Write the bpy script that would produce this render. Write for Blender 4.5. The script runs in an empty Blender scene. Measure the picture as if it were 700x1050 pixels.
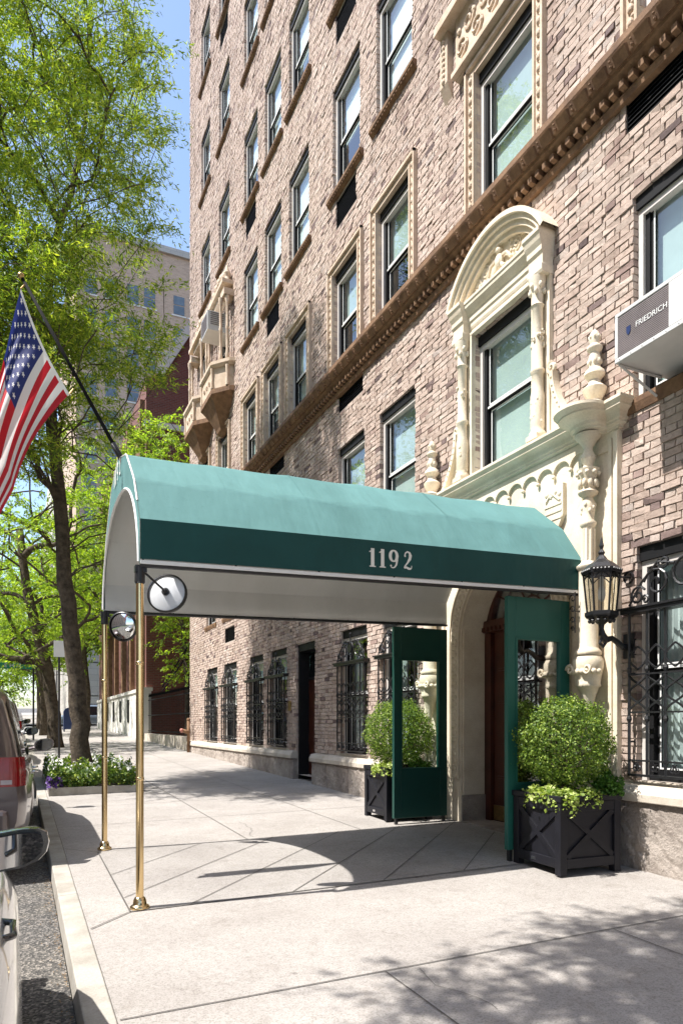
import bpy, math, random
import numpy as np
from mathutils import Vector, Matrix
R = math.radians
random.seed(7); rng = np.random.default_rng(11)
sc = bpy.context.scene
COL = sc.collection

# ------------------------------------------------------------ camera, sky, sun, exposure
TH = math.atan(330/710)
cam = bpy.data.objects.new('camera', bpy.data.cameras.new('camera')); COL.objects.link(cam)
cam.location = (0, 0, 1.3); cam.rotation_euler = (R(90), 0, -TH)
cam.data.sensor_fit = 'HORIZONTAL'; cam.data.sensor_width = 36; cam.data.lens = 36*710/700
cam.data.shift_y = (742-525)/700; cam.data.clip_start = .05; cam.data.clip_end = 3000
sc.camera = cam
SUN_EL = 59.5; SUN_DIR = Vector((-math.cos(R(SUN_EL)), .05, math.sin(R(SUN_EL)))).normalized()
w = bpy.data.worlds.new("World"); sc.world = w; w.use_nodes = True
nt = w.node_tree; bg = nt.nodes['Background']; sky = nt.nodes.new('ShaderNodeTexSky')
sky.sky_type = 'NISHITA'; sky.sun_disc = False; sky.sun_elevation = R(SUN_EL)
sky.sun_rotation = math.atan2(SUN_DIR.x, SUN_DIR.y); sky.air_density = 1.0; sky.dust_density = 1.3; sky.ozone_density = 1.3
nt.links.new(sky.outputs[0], bg.inputs[0]); bg.inputs[1].default_value = .15
sun = bpy.data.objects.new('sun', bpy.data.lights.new('sun', 'SUN')); COL.objects.link(sun)
sun.data.energy = 4.35; sun.data.angle = R(.5); sun.data.color = (1, .965, .915)
sun.rotation_euler = SUN_DIR.to_track_quat('Z', 'Y').to_euler(); sun.location = (-20, 0, 40)
vs = sc.view_settings; vs.view_transform = 'Standard'; vs.look = 'None'; vs.gamma = 1; vs.exposure = 1.16; vs.use_curve_mapping = False
sc.cycles.max_bounces = 6; sc.cycles.transparent_max_bounces = 12; sc.cycles.diffuse_bounces = 4

# ------------------------------------------------------------ materials
def nodes(name):
    m = bpy.data.materials.new(name); m.use_nodes = True
    n = m.node_tree; return m, n, n.nodes['Principled BSDF']
def mix_rgb(n, fac, a, b, blend='MIX'):
    x = n.nodes.new('ShaderNodeMix'); x.data_type = 'RGBA'; x.blend_type = blend
    for s, v in ((x.inputs[0], fac), (x.inputs[6], a), (x.inputs[7], b)):
        if hasattr(v, 'links') or isinstance(v, bpy.types.NodeSocket): n.links.new(v, s)
        elif isinstance(v, (int, float)): s.default_value = v
        else: s.default_value = (*v, 1)
    return x.outputs[2]
def noise(n, scale, detail=4, rough=.6, vec=None, dist=0):
    t = n.nodes.new('ShaderNodeTexNoise'); t.inputs['Scale'].default_value = scale; t.inputs['Detail'].default_value = detail
    t.inputs['Roughness'].default_value = rough; t.inputs['Distortion'].default_value = dist
    if vec is None:
        tc = n.nodes.new('ShaderNodeTexCoord'); vec = tc.outputs['Object']
    n.links.new(vec, t.inputs['Vector']); return t.outputs['Fac']
def ramp(n, fac, stops):
    r = n.nodes.new('ShaderNodeValToRGB'); e = r.color_ramp.elements
    while len(e) < len(stops): e.new(.5)
    for k, (p, c) in enumerate(stops):
        e[k].position = p; e[k].color = (*c, 1) if len(c) == 3 else c
    n.links.new(fac, r.inputs[0]); return r.outputs[0]
def bump(n, b, h, strength=.3, dist=.01):
    x = n.nodes.new('ShaderNodeBump'); x.inputs['Strength'].default_value = strength; x.inputs['Distance'].default_value = dist
    n.links.new(h, x.inputs['Height']); n.links.new(x.outputs[0], b.inputs['Normal'])
def plain(name, col, rough=.6, metal=0, var=.25, scale=6, bstr=.0, bscale=60, coat=0, spec=.5, dark=None, bdist=.01):
    m, n, b = nodes(name)
    f = noise(n, scale)
    d = dark or tuple(c*(1-var) for c in col)
    c = ramp(n, f, [(.3, d), (.7, col)]); n.links.new(c, b.inputs['Base Color'])
    b.inputs['Roughness'].default_value = rough; b.inputs['Metallic'].default_value = metal
    b.inputs['Specular IOR Level'].default_value = spec; b.inputs['Coat Weight'].default_value = coat; b.inputs['Coat Roughness'].default_value = .04
    if bstr: bump(n, b, noise(n, bscale, 6), bstr, bdist)
    return m
M = {}
# brick: each brick is a mesh island of its own, coloured at random
def brick_mat(name, stops, rough=.9):
    m, n, b = nodes(name)
    g = n.nodes.new('ShaderNodeNewGeometry')
    c = ramp(n, g.outputs['Random Per Island'], stops)
    f = noise(n, 22, 6, .7); c2 = mix_rgb(n, .55, c, ramp(n, f, [(.3, (.42, .40, .40)), (.75, (1, 1, 1))]), 'MULTIPLY')
    big = noise(n, .5, 5); c3 = mix_rgb(n, .6, c2, ramp(n, big, [(.32, (.74, .71, .70)), (.6, (1.0, 1.0, 1.0))]), 'MULTIPLY')
    tc = n.nodes.new('ShaderNodeTexCoord'); mp = n.nodes.new('ShaderNodeMapping'); mp.inputs['Scale'].default_value = (1, 2.6, .22); n.links.new(tc.outputs['Object'], mp.inputs[0])
    stn = noise(n, 1.6, 6, .7, vec=mp.outputs[0]); c3 = mix_rgb(n, .55, c3, ramp(n, stn, [(.36, (.70, .67, .65)), (.52, (1, 1, 1))]), 'MULTIPLY')
    n.links.new(c3, b.inputs['Base Color']); b.inputs['Roughness'].default_value = rough; b.inputs['Specular IOR Level'].default_value = .2
    bump(n, b, noise(n, 45, 6, .75), .8, .012); return m
M['brick'] = brick_mat('brick', [(0, (.16, .12, .115)), (.025, (.27, .20, .185)), (.06, (.40, .29, .25)), (.12, (.55, .43, .36)), (.4, (.60, .48, .405)), (.75, (.625, .505, .43)), (.93, (.65, .54, .465)), (1, (.55, .47, .42))])
def tex_brick(name, c1, c2, mort, sc_, w_, h_, axis='YZ', ms=.012, var=.5):
    m, n, b = nodes(name)
    tc = n.nodes.new('ShaderNodeTexCoord'); sp = n.nodes.new('ShaderNodeSeparateXYZ'); cb = n.nodes.new('ShaderNodeCombineXYZ')
    n.links.new(tc.outputs['Object'], sp.inputs[0])
    if axis == 'YZ': n.links.new(sp.outputs[1], cb.inputs[0])
    elif axis == 'XZ': n.links.new(sp.outputs[0], cb.inputs[0])
    else:
        a = n.nodes.new('ShaderNodeMath'); n.links.new(sp.outputs[0], a.inputs[0]); n.links.new(sp.outputs[1], a.inputs[1]); n.links.new(a.outputs[0], cb.inputs[0])
    n.links.new(sp.outputs[2], cb.inputs[1])
    t = n.nodes.new('ShaderNodeTexBrick'); n.links.new(cb.outputs[0], t.inputs['Vector'])
    t.inputs['Scale'].default_value = sc_; t.inputs['Brick Width'].default_value = w_; t.inputs['Row Height'].default_value = h_; t.inputs['Mortar Size'].default_value = ms
    t.inputs['Color1'].default_value = (*c1, 1); t.inputs['Color2'].default_value = (*c2, 1); t.inputs['Mortar'].default_value = (*mort, 1)
    f = noise(n, 9, 5); c = mix_rgb(n, var, t.outputs['Color'], ramp(n, f, [(.3, (.55, .55, .55)), (.7, (1, 1, 1))]), 'MULTIPLY')
    n.links.new(c, b.inputs['Base Color']); b.inputs['Roughness'].default_value = .9
    bump(n, b, t.outputs['Fac'], -.6, .02)
    return m
M['mortar'] = plain('mortar', (.50, .43, .37), .95, var=.3, scale=8, bstr=.4, bscale=90)
M['brick_plain'] = tex_brick('brick_plain', (.50, .37, .30), (.40, .28, .235), (.33, .29, .26), 1, .21, .068)
M['red_brick'] = tex_brick('red_brick', (.22, .065, .045), (.15, .042, .032), (.17, .11, .09), 1, .21, .075, 'XY')
M['far_brick'] = tex_brick('far_brick', (.60, .43, .31), (.47, .33, .24), (.55, .43, .34), 1, .42, .15, 'XY')
def stone_mat(name, light, dark, rough=.8, scale=3, bstr=.35, bscale=40, bdist=.01):
    m, n, b = nodes(name)
    f = noise(n, scale, 8, .65); c = ramp(n, f, [(.28, dark), (.6, light)])
    g = noise(n, 70, 3, .7); c = mix_rgb(n, .35, c, ramp(n, g, [(.3, (.6, .58, .55)), (.6, (1, 1, 1))]), 'MULTIPLY')
    n.links.new(c, b.inputs['Base Color']); b.inputs['Roughness'].default_value = rough; b.inputs['Specular IOR Level'].default_value = .3
    bump(n, b, noise(n, bscale, 8, .7), bstr, bdist); return m
M['cream'] = stone_mat('cream_stone', (.79, .705, .565), (.64, .54, .40))
M['tan'] = stone_mat('tan_terracotta', (.64, .515, .40), (.46, .34, .235), scale=5)
M['brown'] = stone_mat('brown_terracotta', (.25, .145, .08), (.11, .06, .035), scale=6, bstr=.5)
M['granite'] = stone_mat('granite', (.46, .40, .35), (.22, .18, .155), .85, 2.2, 1.0, 14, .05)
M['sill_stone'] = stone_mat('sill_stone', (.58, .52, .44), (.42, .36, .29))
M['limestone'] = tex_brick('limestone', (.50, .47, .42), (.44, .41, .37), (.28, .26, .24), 1, 1.3, .6, 'XY', .012, .3)
M['white_stone'] = stone_mat('white_stone', (.72, .70, .66), (.58, .56, .52), scale=.6)
def concrete(name, light, dark):
    m, n, b = nodes(name)
    a = ramp(n, noise(n, 1.1, 8, .62), [(.3, dark), (.65, light)])
    s = ramp(n, noise(n, 85, 2, .9), [(.38, (.45, .43, .41)), (.50, (1, 1, 1))]); c = mix_rgb(n, .55, a, s, 'MULTIPLY'); s = ramp(n, noise(n, 28, 5, .8), [(.35, (.72, .70, .69)), (.55, (1, 1, 1))]); c = mix_rgb(n, .6, c, s, 'MULTIPLY')
    st = ramp(n, noise(n, 5.5, 7, .7, dist=.6), [(.30, (.72, .69, .66)), (.46, (1, 1, 1))]); c = mix_rgb(n, .55, c, st, 'MULTIPLY')
    v = n.nodes.new('ShaderNodeTexVoronoi'); v.inputs['Scale'].default_value = 2.3; tc = n.nodes.new('ShaderNodeTexCoord'); n.links.new(tc.outputs['Object'], v.inputs['Vector'])
    g = ramp(n, v.outputs['Distance'], [(.03, (.42, .40, .39)), (.045, (1, 1, 1))]); c = mix_rgb(n, .6, c, g, 'MULTIPLY')
    n.links.new(c, b.inputs['Base Color']); b.inputs['Roughness'].default_value = .9; b.inputs['Specular IOR Level'].default_value = .25
    bump(n, b, noise(n, 130, 5, .8), .35, .006); return m
M['concrete'] = concrete('concrete', (.375, .350, .325), (.295, .272, .25))
M['concrete2'] = concrete('concrete_strip', (.35, .33, .308), (.27, .25, .232))
M['joint'] = plain('joint', (.11, .10, .09), .95, var=.4, scale=12)
M['kerb'] = stone_mat('kerb_stone', (.40, .375, .33), (.24, .215, .18), .85, 3, .6, 60)
def asphalt():
    m, n, b = nodes('asphalt')
    tc = n.nodes.new('ShaderNodeTexCoord'); v = n.nodes.new('ShaderNodeTexVoronoi'); v.inputs['Scale'].default_value = 75; n.links.new(tc.outputs['Object'], v.inputs['Vector'])
    c = ramp(n, v.outputs['Color'], [(.1, (.035, .034, .033)), (.55, (.10, .095, .088)), (.8, (.24, .22, .2)), (1, (.36, .33, .3))])
    f = ramp(n, noise(n, 2.2, 6), [(.4, (.7, .7, .7)), (.7, (1.15, 1.1, 1.0))]); c = mix_rgb(n, .8, c, f, 'MULTIPLY')
    n.links.new(c, b.inputs['Base Color']); b.inputs['Roughness'].default_value = .92
    bump(n, b, v.outputs['Distance'], .7, .012); return m
M['asphalt'] = asphalt()
M['litter'] = plain('dry_leaf_litter', (.30, .19, .09), .95, var=.5, scale=40)
# canvas
def canvas(name, col, dark, rough=.75, trans=0.0):
    m, n, b = nodes(name)
    c = ramp(n, noise(n, 1.6, 6, .6, dist=.4), [(.3, dark), (.65, col)])
    tq = n.nodes.new('ShaderNodeTexCoord'); mq = n.nodes.new('ShaderNodeMapping'); mq.inputs['Scale'].default_value = (1.6, .5, .5); n.links.new(tq.outputs['Object'], mq.inputs[0])
    c = mix_rgb(n, .35, c, ramp(n, noise(n, 1.8, 5, .6, vec=mq.outputs[0]), [(.34, (.76, .78, .76)), (.58, (1, 1, 1))]), 'MULTIPLY'); c = mix_rgb(n, .5, c, ramp(n, noise(n, 30, 5, .8), [(.30, (.7, .7, .7)), (.42, (1, 1, 1)), (.72, (1, 1, 1)), (.78, (1.35, 1.35, 1.3))]), 'MULTIPLY')
    n.links.new(c, b.inputs['Base Color']); b.inputs['Roughness'].default_value = rough; b.inputs['Specular IOR Level'].default_value = .35
    tc = n.nodes.new('ShaderNodeTexCoord'); wv = n.nodes.new('ShaderNodeTexWave'); wv.inputs['Scale'].default_value = 60; n.links.new(tc.outputs['Object'], wv.inputs['Vector'])
    bump(n, b, noise(n, 2.2, 3, .5, vec=mq.outputs[0]), .4, .05)
    if trans:
        tr = n.nodes.new('ShaderNodeBsdfTranslucent'); tr.inputs[0].default_value = (*col, 1); mx = n.nodes.new('ShaderNodeMixShader'); mx.inputs[0].default_value = trans
        n.links.new(b.outputs[0], mx.inputs[1]); n.links.new(tr.outputs[0], mx.inputs[2]); n.links.new(mx.outputs[0], n.nodes['Material Output'].inputs[0])
    return m
M['teal'] = canvas('teal_canvas', (.104, .234, .233), (.080, .190, .188), .8)
M['teal_shaded'] = canvas('shaded_teal_canvas', (.009, .072, .068), (.006, .054, .051), .7)  # valance copy of the awning canvas, its shade painted into a darker colour
M['liner'] = canvas('white_liner', (.88, .87, .84), (.82, .81, .78), .8, .35)
M['letter'] = plain('letter_paint', (.78, .78, .72), .6, var=.05)
M['trim_white'] = plain('white_trim', (.78, .78, .76), .6, var=.08)
M['green'] = plain('green_painted_metal', (.006, .055, .042), .45, var=.15, scale=3)
M['green2'] = plain('green_painted_panel', (.012, .105, .08), .5, var=.12, scale=2)
M['brass'] = plain('brass', (.83, .62, .33), .16, 1, var=.12, scale=9)
M['brass_dull'] = plain('dull_brass', (.55, .38, .16), .35, 1, var=.4, scale=12)
M['iron'] = plain('black_iron', (.018, .018, .02), .38, 0, var=.4, scale=30, bstr=.2, bscale=80)
M['iron_dull'] = plain('weathered_iron', (.012, .012, .013), .85, spec=.15)
M['black'] = plain('black_frame_paint', (.010, .010, .011), .6, var=.2, spec=.2)
M['planter'] = plain('black_planter_paint', (.012, .012, .017), .5, var=.35, scale=8, bstr=.1, spec=.3)
M['grey_frame'] = plain('grey_frame_paint', (.60, .56, .52), .5, var=.12)
M['white_paint'] = plain('white_paint', (.74, .74, .72), .45, var=.08)
M['wood'] = plain('mahogany', (.085, .022, .011), .3, var=.5, scale=5, coat=.3)
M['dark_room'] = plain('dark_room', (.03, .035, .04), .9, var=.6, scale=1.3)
M['curtain'] = plain('curtain_cloth', (.62, .63, .62), .9, var=.25, scale=5)
M['linen'] = plain('linen_shade', (.50, .56, .54), .9, var=.2, scale=1.2)
M['shade'] = plain('roller_shade', (.84, .87, .90), .85, var=.08, scale=1.5)
M['soil'] = plain('soil', (.05, .035, .025), .95, var=.4, scale=30)
M['ac_metal'] = plain('ac_white_metal', (.58, .575, .56), .45, var=.12, scale=4)
M['ac_grille'] = plain('ac_grille', (.20, .17, .17), .6, var=.3)
M['rubber'] = plain('rubber', (.018, .018, .018), .8)
M['chrome'] = plain('chrome', (.75, .75, .76), .12, 1, var=.05)
M['mirror'] = plain('mirror_glass', (.85, .87, .88), .02, 1, var=.02)
M['grey_plate'] = plain('grey_mirror_back', (.62, .63, .65), .45, .0, var=.1)
M['street_green'] = plain('street_sign_green', (.01, .22, .11), .5, var=.05)
M['blue'] = plain('mailbox_blue', (.012, .03, .11), .4, var=.1)
def glass(name, tint=(.8, .95, .9), refl=.0, rough=.0, dark=1.0):
    m, n, b = nodes(name); n.nodes.remove(b)
    g = n.nodes.new('ShaderNodeBsdfGlossy'); g.inputs['Roughness'].default_value = rough; g.inputs[0].default_value = (1, 1, 1, 1)
    t = n.nodes.new('ShaderNodeBsdfTransparent'); t.inputs[0].default_value = (*[c*dark for c in tint], 1)
    f = n.nodes.new('ShaderNodeLayerWeight'); f.inputs[0].default_value = .5     # 'facing' is the same from both sides
    pw_ = n.nodes.new('ShaderNodeMath'); pw_.operation = 'POWER'; n.links.new(f.outputs['Facing'], pw_.inputs[0]); pw_.inputs[1].default_value = 4.0
    mr = n.nodes.new('ShaderNodeMapRange'); mr.inputs['To Min'].default_value = max(refl, .06); n.links.new(pw_.outputs[0], mr.inputs[0])
    mx = n.nodes.new('ShaderNodeMixShader'); n.links.new(mr.outputs[0], mx.inputs[0]); n.links.new(t.outputs[0], mx.inputs[1]); n.links.new(g.outputs[0], mx.inputs[2])
    bp = n.nodes.new('ShaderNodeBump'); bp.inputs['Strength'].default_value = .06; bp.inputs['Distance'].default_value = .02; n.links.new(noise(n, 2.5, 2), bp.inputs['Height']); n.links.new(bp.outputs[0], g.inputs['Normal'])
    n.links.new(mx.outputs[0], n.nodes['Material Output'].inputs[0]); return m
M['glass'] = glass('window_glass', (.86, .95, .94), .12)
M['panel_glass'] = glass('panel_glass', (.93, .97, .95), .02)
M['panel_glass2'] = glass('tinted_panel_glass', (.55, .57, .56), .5)
M['car_glass'] = glass('car_glass', (.16, .18, .18), .08)
M['lamp_glass'] = plain('lantern_glass', (.62, .56, .40), .3, var=.15)
def leaf_mat(name, stops, tr=.45, tcol=None):
    m, n, b = nodes(name); g = n.nodes.new('ShaderNodeNewGeometry'); c = ramp(n, g.outputs['Random Per Island'], stops)
    n.links.new(c, b.inputs['Base Color']); b.inputs['Roughness'].default_value = .5; b.inputs['Specular IOR Level'].default_value = .35
    t = n.nodes.new('ShaderNodeBsdfTranslucent'); n.links.new(mix_rgb(n, 1, c, tcol or (1.6, 1.7, .7), 'MULTIPLY'), t.inputs[0])
    mx = n.nodes.new('ShaderNodeMixShader'); mx.inputs[0].default_value = tr
    n.links.new(b.outputs[0], mx.inputs[1]); n.links.new(t.outputs[0], mx.inputs[2]); n.links.new(mx.outputs[0], n.nodes['Material Output'].inputs[0]); return m
M['leaf'] = leaf_mat('leaf', [(0, (.07, .125, .022)), (.5, (.19, .27, .035)), (.85, (.35, .41, .05)), (1, (.50, .52, .08))])
M['leaf_far'] = leaf_mat('leaf_far', [(0, (.10, .17, .025)), (.5, (.22, .33, .04)), (1, (.45, .54, .06))], .5)
M['boxwood'] = leaf_mat('boxwood_leaf', [(0, (.035, .075, .012)), (.5, (.105, .18, .026)), (.88, (.24, .33, .05)), (1, (.42, .50, .12))], .3)
M['ivy'] = leaf_mat('ivy_leaf', [(0, (.12, .2, .03)), (.5, (.28, .36, .06)), (1, (.55, .6, .25))], .3)
M['fern'] = leaf_mat('herb_leaf', [(0, (.03, .09, .012)), (1, (.10, .22, .03))], .3)
M['bed'] = leaf_mat('bed_leaf', [(0, (.03, .07, .012)), (.6, (.09, .15, .03)), (1, (.30, .36, .06))], .3)
M['petal'] = leaf_mat('petal', [(0, (.6, .6, .55)), (1, (.85, .85, .8))], .2, (1, 1, 1))
M['purple'] = leaf_mat('purple_petal', [(0, (.05, .02, .12)), (1, (.12, .05, .25))], .2, (1, 1, 1))
M['bark'] = stone_mat('bark', (.13, .10, .07), (.03, .022, .016), .95, 9, 1.0, 25, .04)

# ------------------------------------------------------------ mesh helpers
ORG = {}
class MB:
    def __init__(s): s.v = []; s.f = []; s.n = 0
    def add(s, v, f):
        s.v += [tuple(p) for p in v]; s.f += [tuple(i+s.n for i in q) for q in f]; s.n += len(v); return s
    def box(s, x0, x1, y0, y1, z0, z1):
        v = [(x, y, z) for z in (z0, z1) for y in (y0, y1) for x in (x0, x1)]
        return s.add(v, [(0, 2, 3, 1), (4, 5, 7, 6), (0, 1, 5, 4), (2, 6, 7, 3), (0, 4, 6, 2), (1, 3, 7, 5)])
    def quad(s, a, b, c, d): return s.add([a, b, c, d], [(0, 1, 2, 3)])
    def prism(s, poly, axis, a0, a1):
        n = len(poly); P = []
        for a in (a0, a1):
            for (u, v) in poly: P.append({'x': (a, u, v), 'y': (u, a, v), 'z': (u, v, a)}[axis])
        F = [(i, (i+1) % n, n+(i+1) % n, n+i) for i in range(n)] + [tuple(range(n))[::-1], tuple(range(n, 2*n))]
        return s.add(P, F)
    def tube(s, pts, r, n=6, cap=True, flat=None):
        pts = [Vector(p) for p in pts]; m = len(pts)
        rr = r if isinstance(r, (list, tuple)) else [r]*m
        V = []; u = None
        for i, p in enumerate(pts):
            d = (pts[min(i+1, m-1)]-pts[max(i-1, 0)])
            d = d.normalized() if d.length > 1e-9 else Vector((0, 0, 1))
            if u is None: u = d.orthogonal().normalized()
            u = (u-d*u.dot(d)); u = u.normalized() if u.length > 1e-6 else d.orthogonal().normalized()
            w_ = d.cross(u)
            for k in range(n):
                a = 2*math.pi*k/n; V.append(p+(u*math.cos(a)+w_*math.sin(a))*rr[i])
        F = [(i*n+k, i*n+(k+1) % n, (i+1)*n+(k+1) % n, (i+1)*n+k) for i in range(m-1) for k in range(n)]
        if cap: F += [tuple(range(n))[::-1], tuple(range((m-1)*n, m*n))]
        return s.add(V, F)
    def lathe(s, prof, c, n=20, axis='z', a0=0, a1=2*math.pi, sx=1, sy=1):
        full = abs(a1-a0-2*math.pi) < 1e-6; k = n if full else n+1; V = []
        for (r, z) in prof:
            for i in range(k):
                a = a0+(a1-a0)*i/n; x, y = r*math.cos(a)*sx, r*math.sin(a)*sy
                V.append((c[0]+x, c[1]+y, c[2]+z) if axis == 'z' else ((c[0]+z, c[1]+x, c[2]+y) if axis == 'x' else (c[0]+x, c[1]+z, c[2]+y)))
        F = []
        for j in range(len(prof)-1):
            for i in range(n):
                i2 = (i+1) % k; F.append((j*k+i, j*k+i2, (j+1)*k+i2, (j+1)*k+i))
        s.add(V, F)
        return s
    def ball(s, c, r, n=8, sx=1, sy=1, sz=1):
        prof = [(max(1e-4, r*math.sin(math.pi*i/n)), -r*math.cos(math.pi*i/n)*sz) for i in range(n+1)]
        return s.lathe(prof, c, n+2, sx=sx, sy=sy)
    def build(s, name, mat, parent=None, smooth=False, bevel=0, loc=None):
        me = bpy.data.meshes.new(name); off = Vector(ORG.get(parent.name, (0, 0, 0))) if parent else Vector((0, 0, 0))
        if loc: off = Vector(loc)
        me.from_pydata([tuple(Vector(p)-off) for p in s.v], [], s.f); me.update()
        me.polygons.foreach_set('use_smooth', [bool(smooth)]*len(me.polygons))
        mats = mat if isinstance(mat, (list, tuple)) else [mat]
        for m_ in mats: me.materials.append(m_)
        o = bpy.data.objects.new(name, me); COL.objects.link(o)
        if parent: o.parent = parent; 
        if loc and not parent: o.location = loc
        ORG[o.name] = tuple(off)
        if bevel:
            b = o.modifiers.new('b', 'BEVEL'); b.width = bevel; b.segments = 2; b.limit_method = 'ANGLE'; b.angle_limit = R(40)
        if smooth == 'auto' or smooth:
            pass
        return o
def autosmooth(o, ang=40):
    me = o.data; me.polygons.foreach_set('use_smooth', [True]*len(me.polygons))
    try: me.set_sharp_from_angle(angle=R(ang))
    except Exception: pass
    return o
def npmesh(name, V, F, mat, parent=None, off=(0, 0, 0)):
    """V (n,3) array, F (m,4) array"""
    me = bpy.data.meshes.new(name); V = np.asarray(V, dtype=np.float32)-np.asarray(off, dtype=np.float32)
    m, k = F.shape
    me.vertices.add(len(V)); me.vertices.foreach_set('co', V.ravel())
    me.loops.add(m*k); me.loops.foreach_set('vertex_index', F.astype(np.int32).ravel())
    me.polygons.add(m); me.polygons.foreach_set('loop_start', np.arange(0, m*k, k, dtype=np.int32)); me.polygons.foreach_set('loop_total', np.full(m, k, dtype=np.int32))
    me.polygons.foreach_set('use_smooth', [False]*m); me.materials.append(mat); me.update(calc_edges=True); me.validate()
    o = bpy.data.objects.new(name, me); COL.objects.link(o)
    if parent: o.parent = parent
    return o
def tag(o, label=None, cat=None, group=None, kind=None):
    if label: o['label'] = label
    if cat: o['category'] = cat
    if group: o['group'] = group
    if kind: o['kind'] = kind
    return o
def thing(name, loc, label, cat, group=None, author=True):
    """Empty at the base; children authored in world coordinates when author is True, else local ones"""
    o = bpy.data.objects.new(name, None); COL.objects.link(o); o.location = loc; o.empty_display_size = .2
    ORG[o.name] = tuple(loc) if author else (0, 0, 0)
    return tag(o, label, cat, group)
def dup(o, parent=None):
    c = o.copy(); COL.objects.link(c)
    if parent: c.parent = parent
    ORG[c.name] = ORG.get(o.name, (0, 0, 0))
    for ch in list(o.children): dup(ch, c)
    return c
def G(x, y): return .012*(x-.76)+.021*(y-5)
def spiral(cx, cz, r0, r1, turns, a0, n=22, hand=1):
    return [(cx+(r0+(r1-r0)*i/n)*math.cos(a0+hand*turns*2*math.pi*i/n), cz+(r0+(r1-r0)*i/n)*math.sin(a0+hand*turns*2*math.pi*i/n)) for i in range(n+1)]

# ------------------------------------------------------------ ground
def gx(x, y):
    return G(x, y)
def sheet(name, x0, x1, y0, y1, mat, dz=0, base=None, nx=1, ny=1):
    b = MB(); b.quad((x0, y0, gx(x0, y0)+dz), (x1, y0, gx(x1, y0)+dz), (x1, y1, gx(x1, y1)+dz), (x0, y1, gx(x0, y1)+dz))
    o = b.build(name, mat); tag(o, kind='structure'); return o
KH = .13
gd = sheet('ground', -900, 900, -900, 1200, M['asphalt'], -KH-.02)
rd = sheet('road', -16, .25, -60, 400, M['asphalt'], -KH)
sw = MB(); y0, y1 = -60, 52.
for (xa, xb) in ((.40, 6.0),):
    sw.add([(xa, y0, G(xa, y0)), (xb, y0, G(xb, y0)), (xb, y1, G(xb, y1)), (xa, y1, G(xa, y1)),
            (xa, y0, G(xa, y0)-.2), (xb, y0, G(xb, y0)-.2), (xb, y1, G(xb, y1)-.2), (xa, y1, G(xa, y1)-.2)],
           [(0, 1, 2, 3), (0, 4, 5, 1), (1, 5, 6, 2), (2, 6, 7, 3), (3, 7, 4, 0)])
tag(sw.build('sidewalk', M['concrete']), kind='structure')
kb = MB(); y = -40.
while y < 52:
    L = 2.4; a, b_ = y+.004, y+L-.004
    kb.add([(.25, a, G(.25, a)-.3), (.40, a, G(.4, a)-.3), (.40, b_, G(.4, b_)-.3), (.25, b_, G(.25, b_)-.3),
            (.262, a, G(.25, a)), (.398, a, G(.4, a)+.003), (.398, b_, G(.4, b_)+.003), (.262, b_, G(.25, b_))],
           [(0, 3, 2, 1), (4, 5, 6, 7), (0, 1, 5, 4), (1, 2, 6, 5), (2, 3, 7, 6), (3, 0, 4, 7)])
    y += L
tag(kb.build('kerb', M['kerb'], bevel=.008), kind='structure')
sheet('path', .69, 4.84, 4.93, 7.1, M['concrete2'], .004)
jt = MB()
def strip(x0, y0, x1, y1, wd=.009, dz=.008):
    d = Vector((x1-x0, y1-y0)).normalized(); n_ = Vector((-d.y, d.x))*wd/2
    P = [(x0+n_.x, y0+n_.y), (x0-n_.x, y0-n_.y), (x1-n_.x, y1-n_.y), (x1+n_.x, y1+n_.y)]
    jt.quad(*[(a, b, G(a, b)+dz) for a, b in P])
strip(.69, 4.93, .69, 7.1, .012); strip(.69, 4.935, 4.84, 4.935); strip(.69, 7.1, 4.84, 7.1)
strip(.41, 4.66, .685, 4.93, .01, .004+.003); strip(.41, 7.4, .685, 7.1, .008, .007)
k = -5.39
while k < .2:
    xa, ya = (max(.7, 4.94+k), max(4.94, .7-k)); ya = xa-k
    xb = min(4.83, 7.09+k); yb = xb-k
    if xb > xa: strip(xa, ya, xb, yb, .008, .009)
    k += .78
jy = [3.25-1.55*i for i in range(0, 12)] + [8.75, 10.4, 12.0, 16.2, 17.9, 19.6, 21.3, 23.0, 24.8, 26.6, 28.5, 31, 34, 37, 40]
for y in jy: strip(.41, y, 4.83, y+.01, .009, .005)
for y in jy[:12]: strip(1.76, y-1.55, 1.765, y-.006, .007, .006); strip(3.4, y-1.55, 3.4, y-.006, .007, .006)
for a, b_ in zip([7.1]+jy[12:-1], jy[12:]): strip(2.2, a+.01, 2.2, b_-.01, .007, .006); strip(3.55, a+.01, 3.55, b_-.01, .007, .006)
cr = random.Random(8)
for (x, y, dx, dy, k) in ((1.95, 3.2, .02, -.09, 7), (3.45, 5.0, .10, -.03, 9), (.75, 8.7, .09, -.05, 8), (2.3, 7.2, .03, .1, 10)):
    for i in range(k):
        x2, y2 = x+dx+cr.uniform(-.05, .05), y+dy+cr.uniform(-.05, .05); strip(x, y, x2, y2, .0035, .006); x, y = x2, y2
tag(jt.build('paving_joints', M['joint']), kind='structure')
# far pavement beyond the cross street, grassy avenue median and opposite pavement
sheet('far_sidewalk', .4, 6.4, 62, 200, M['concrete'], .0)
sheet('median', -15.5, -10.0, -40, 200, M['bed'], -.01)
sheet('opposite_sidewalk', -34, -29, -60, 300, M['concrete'], 0)
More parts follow.
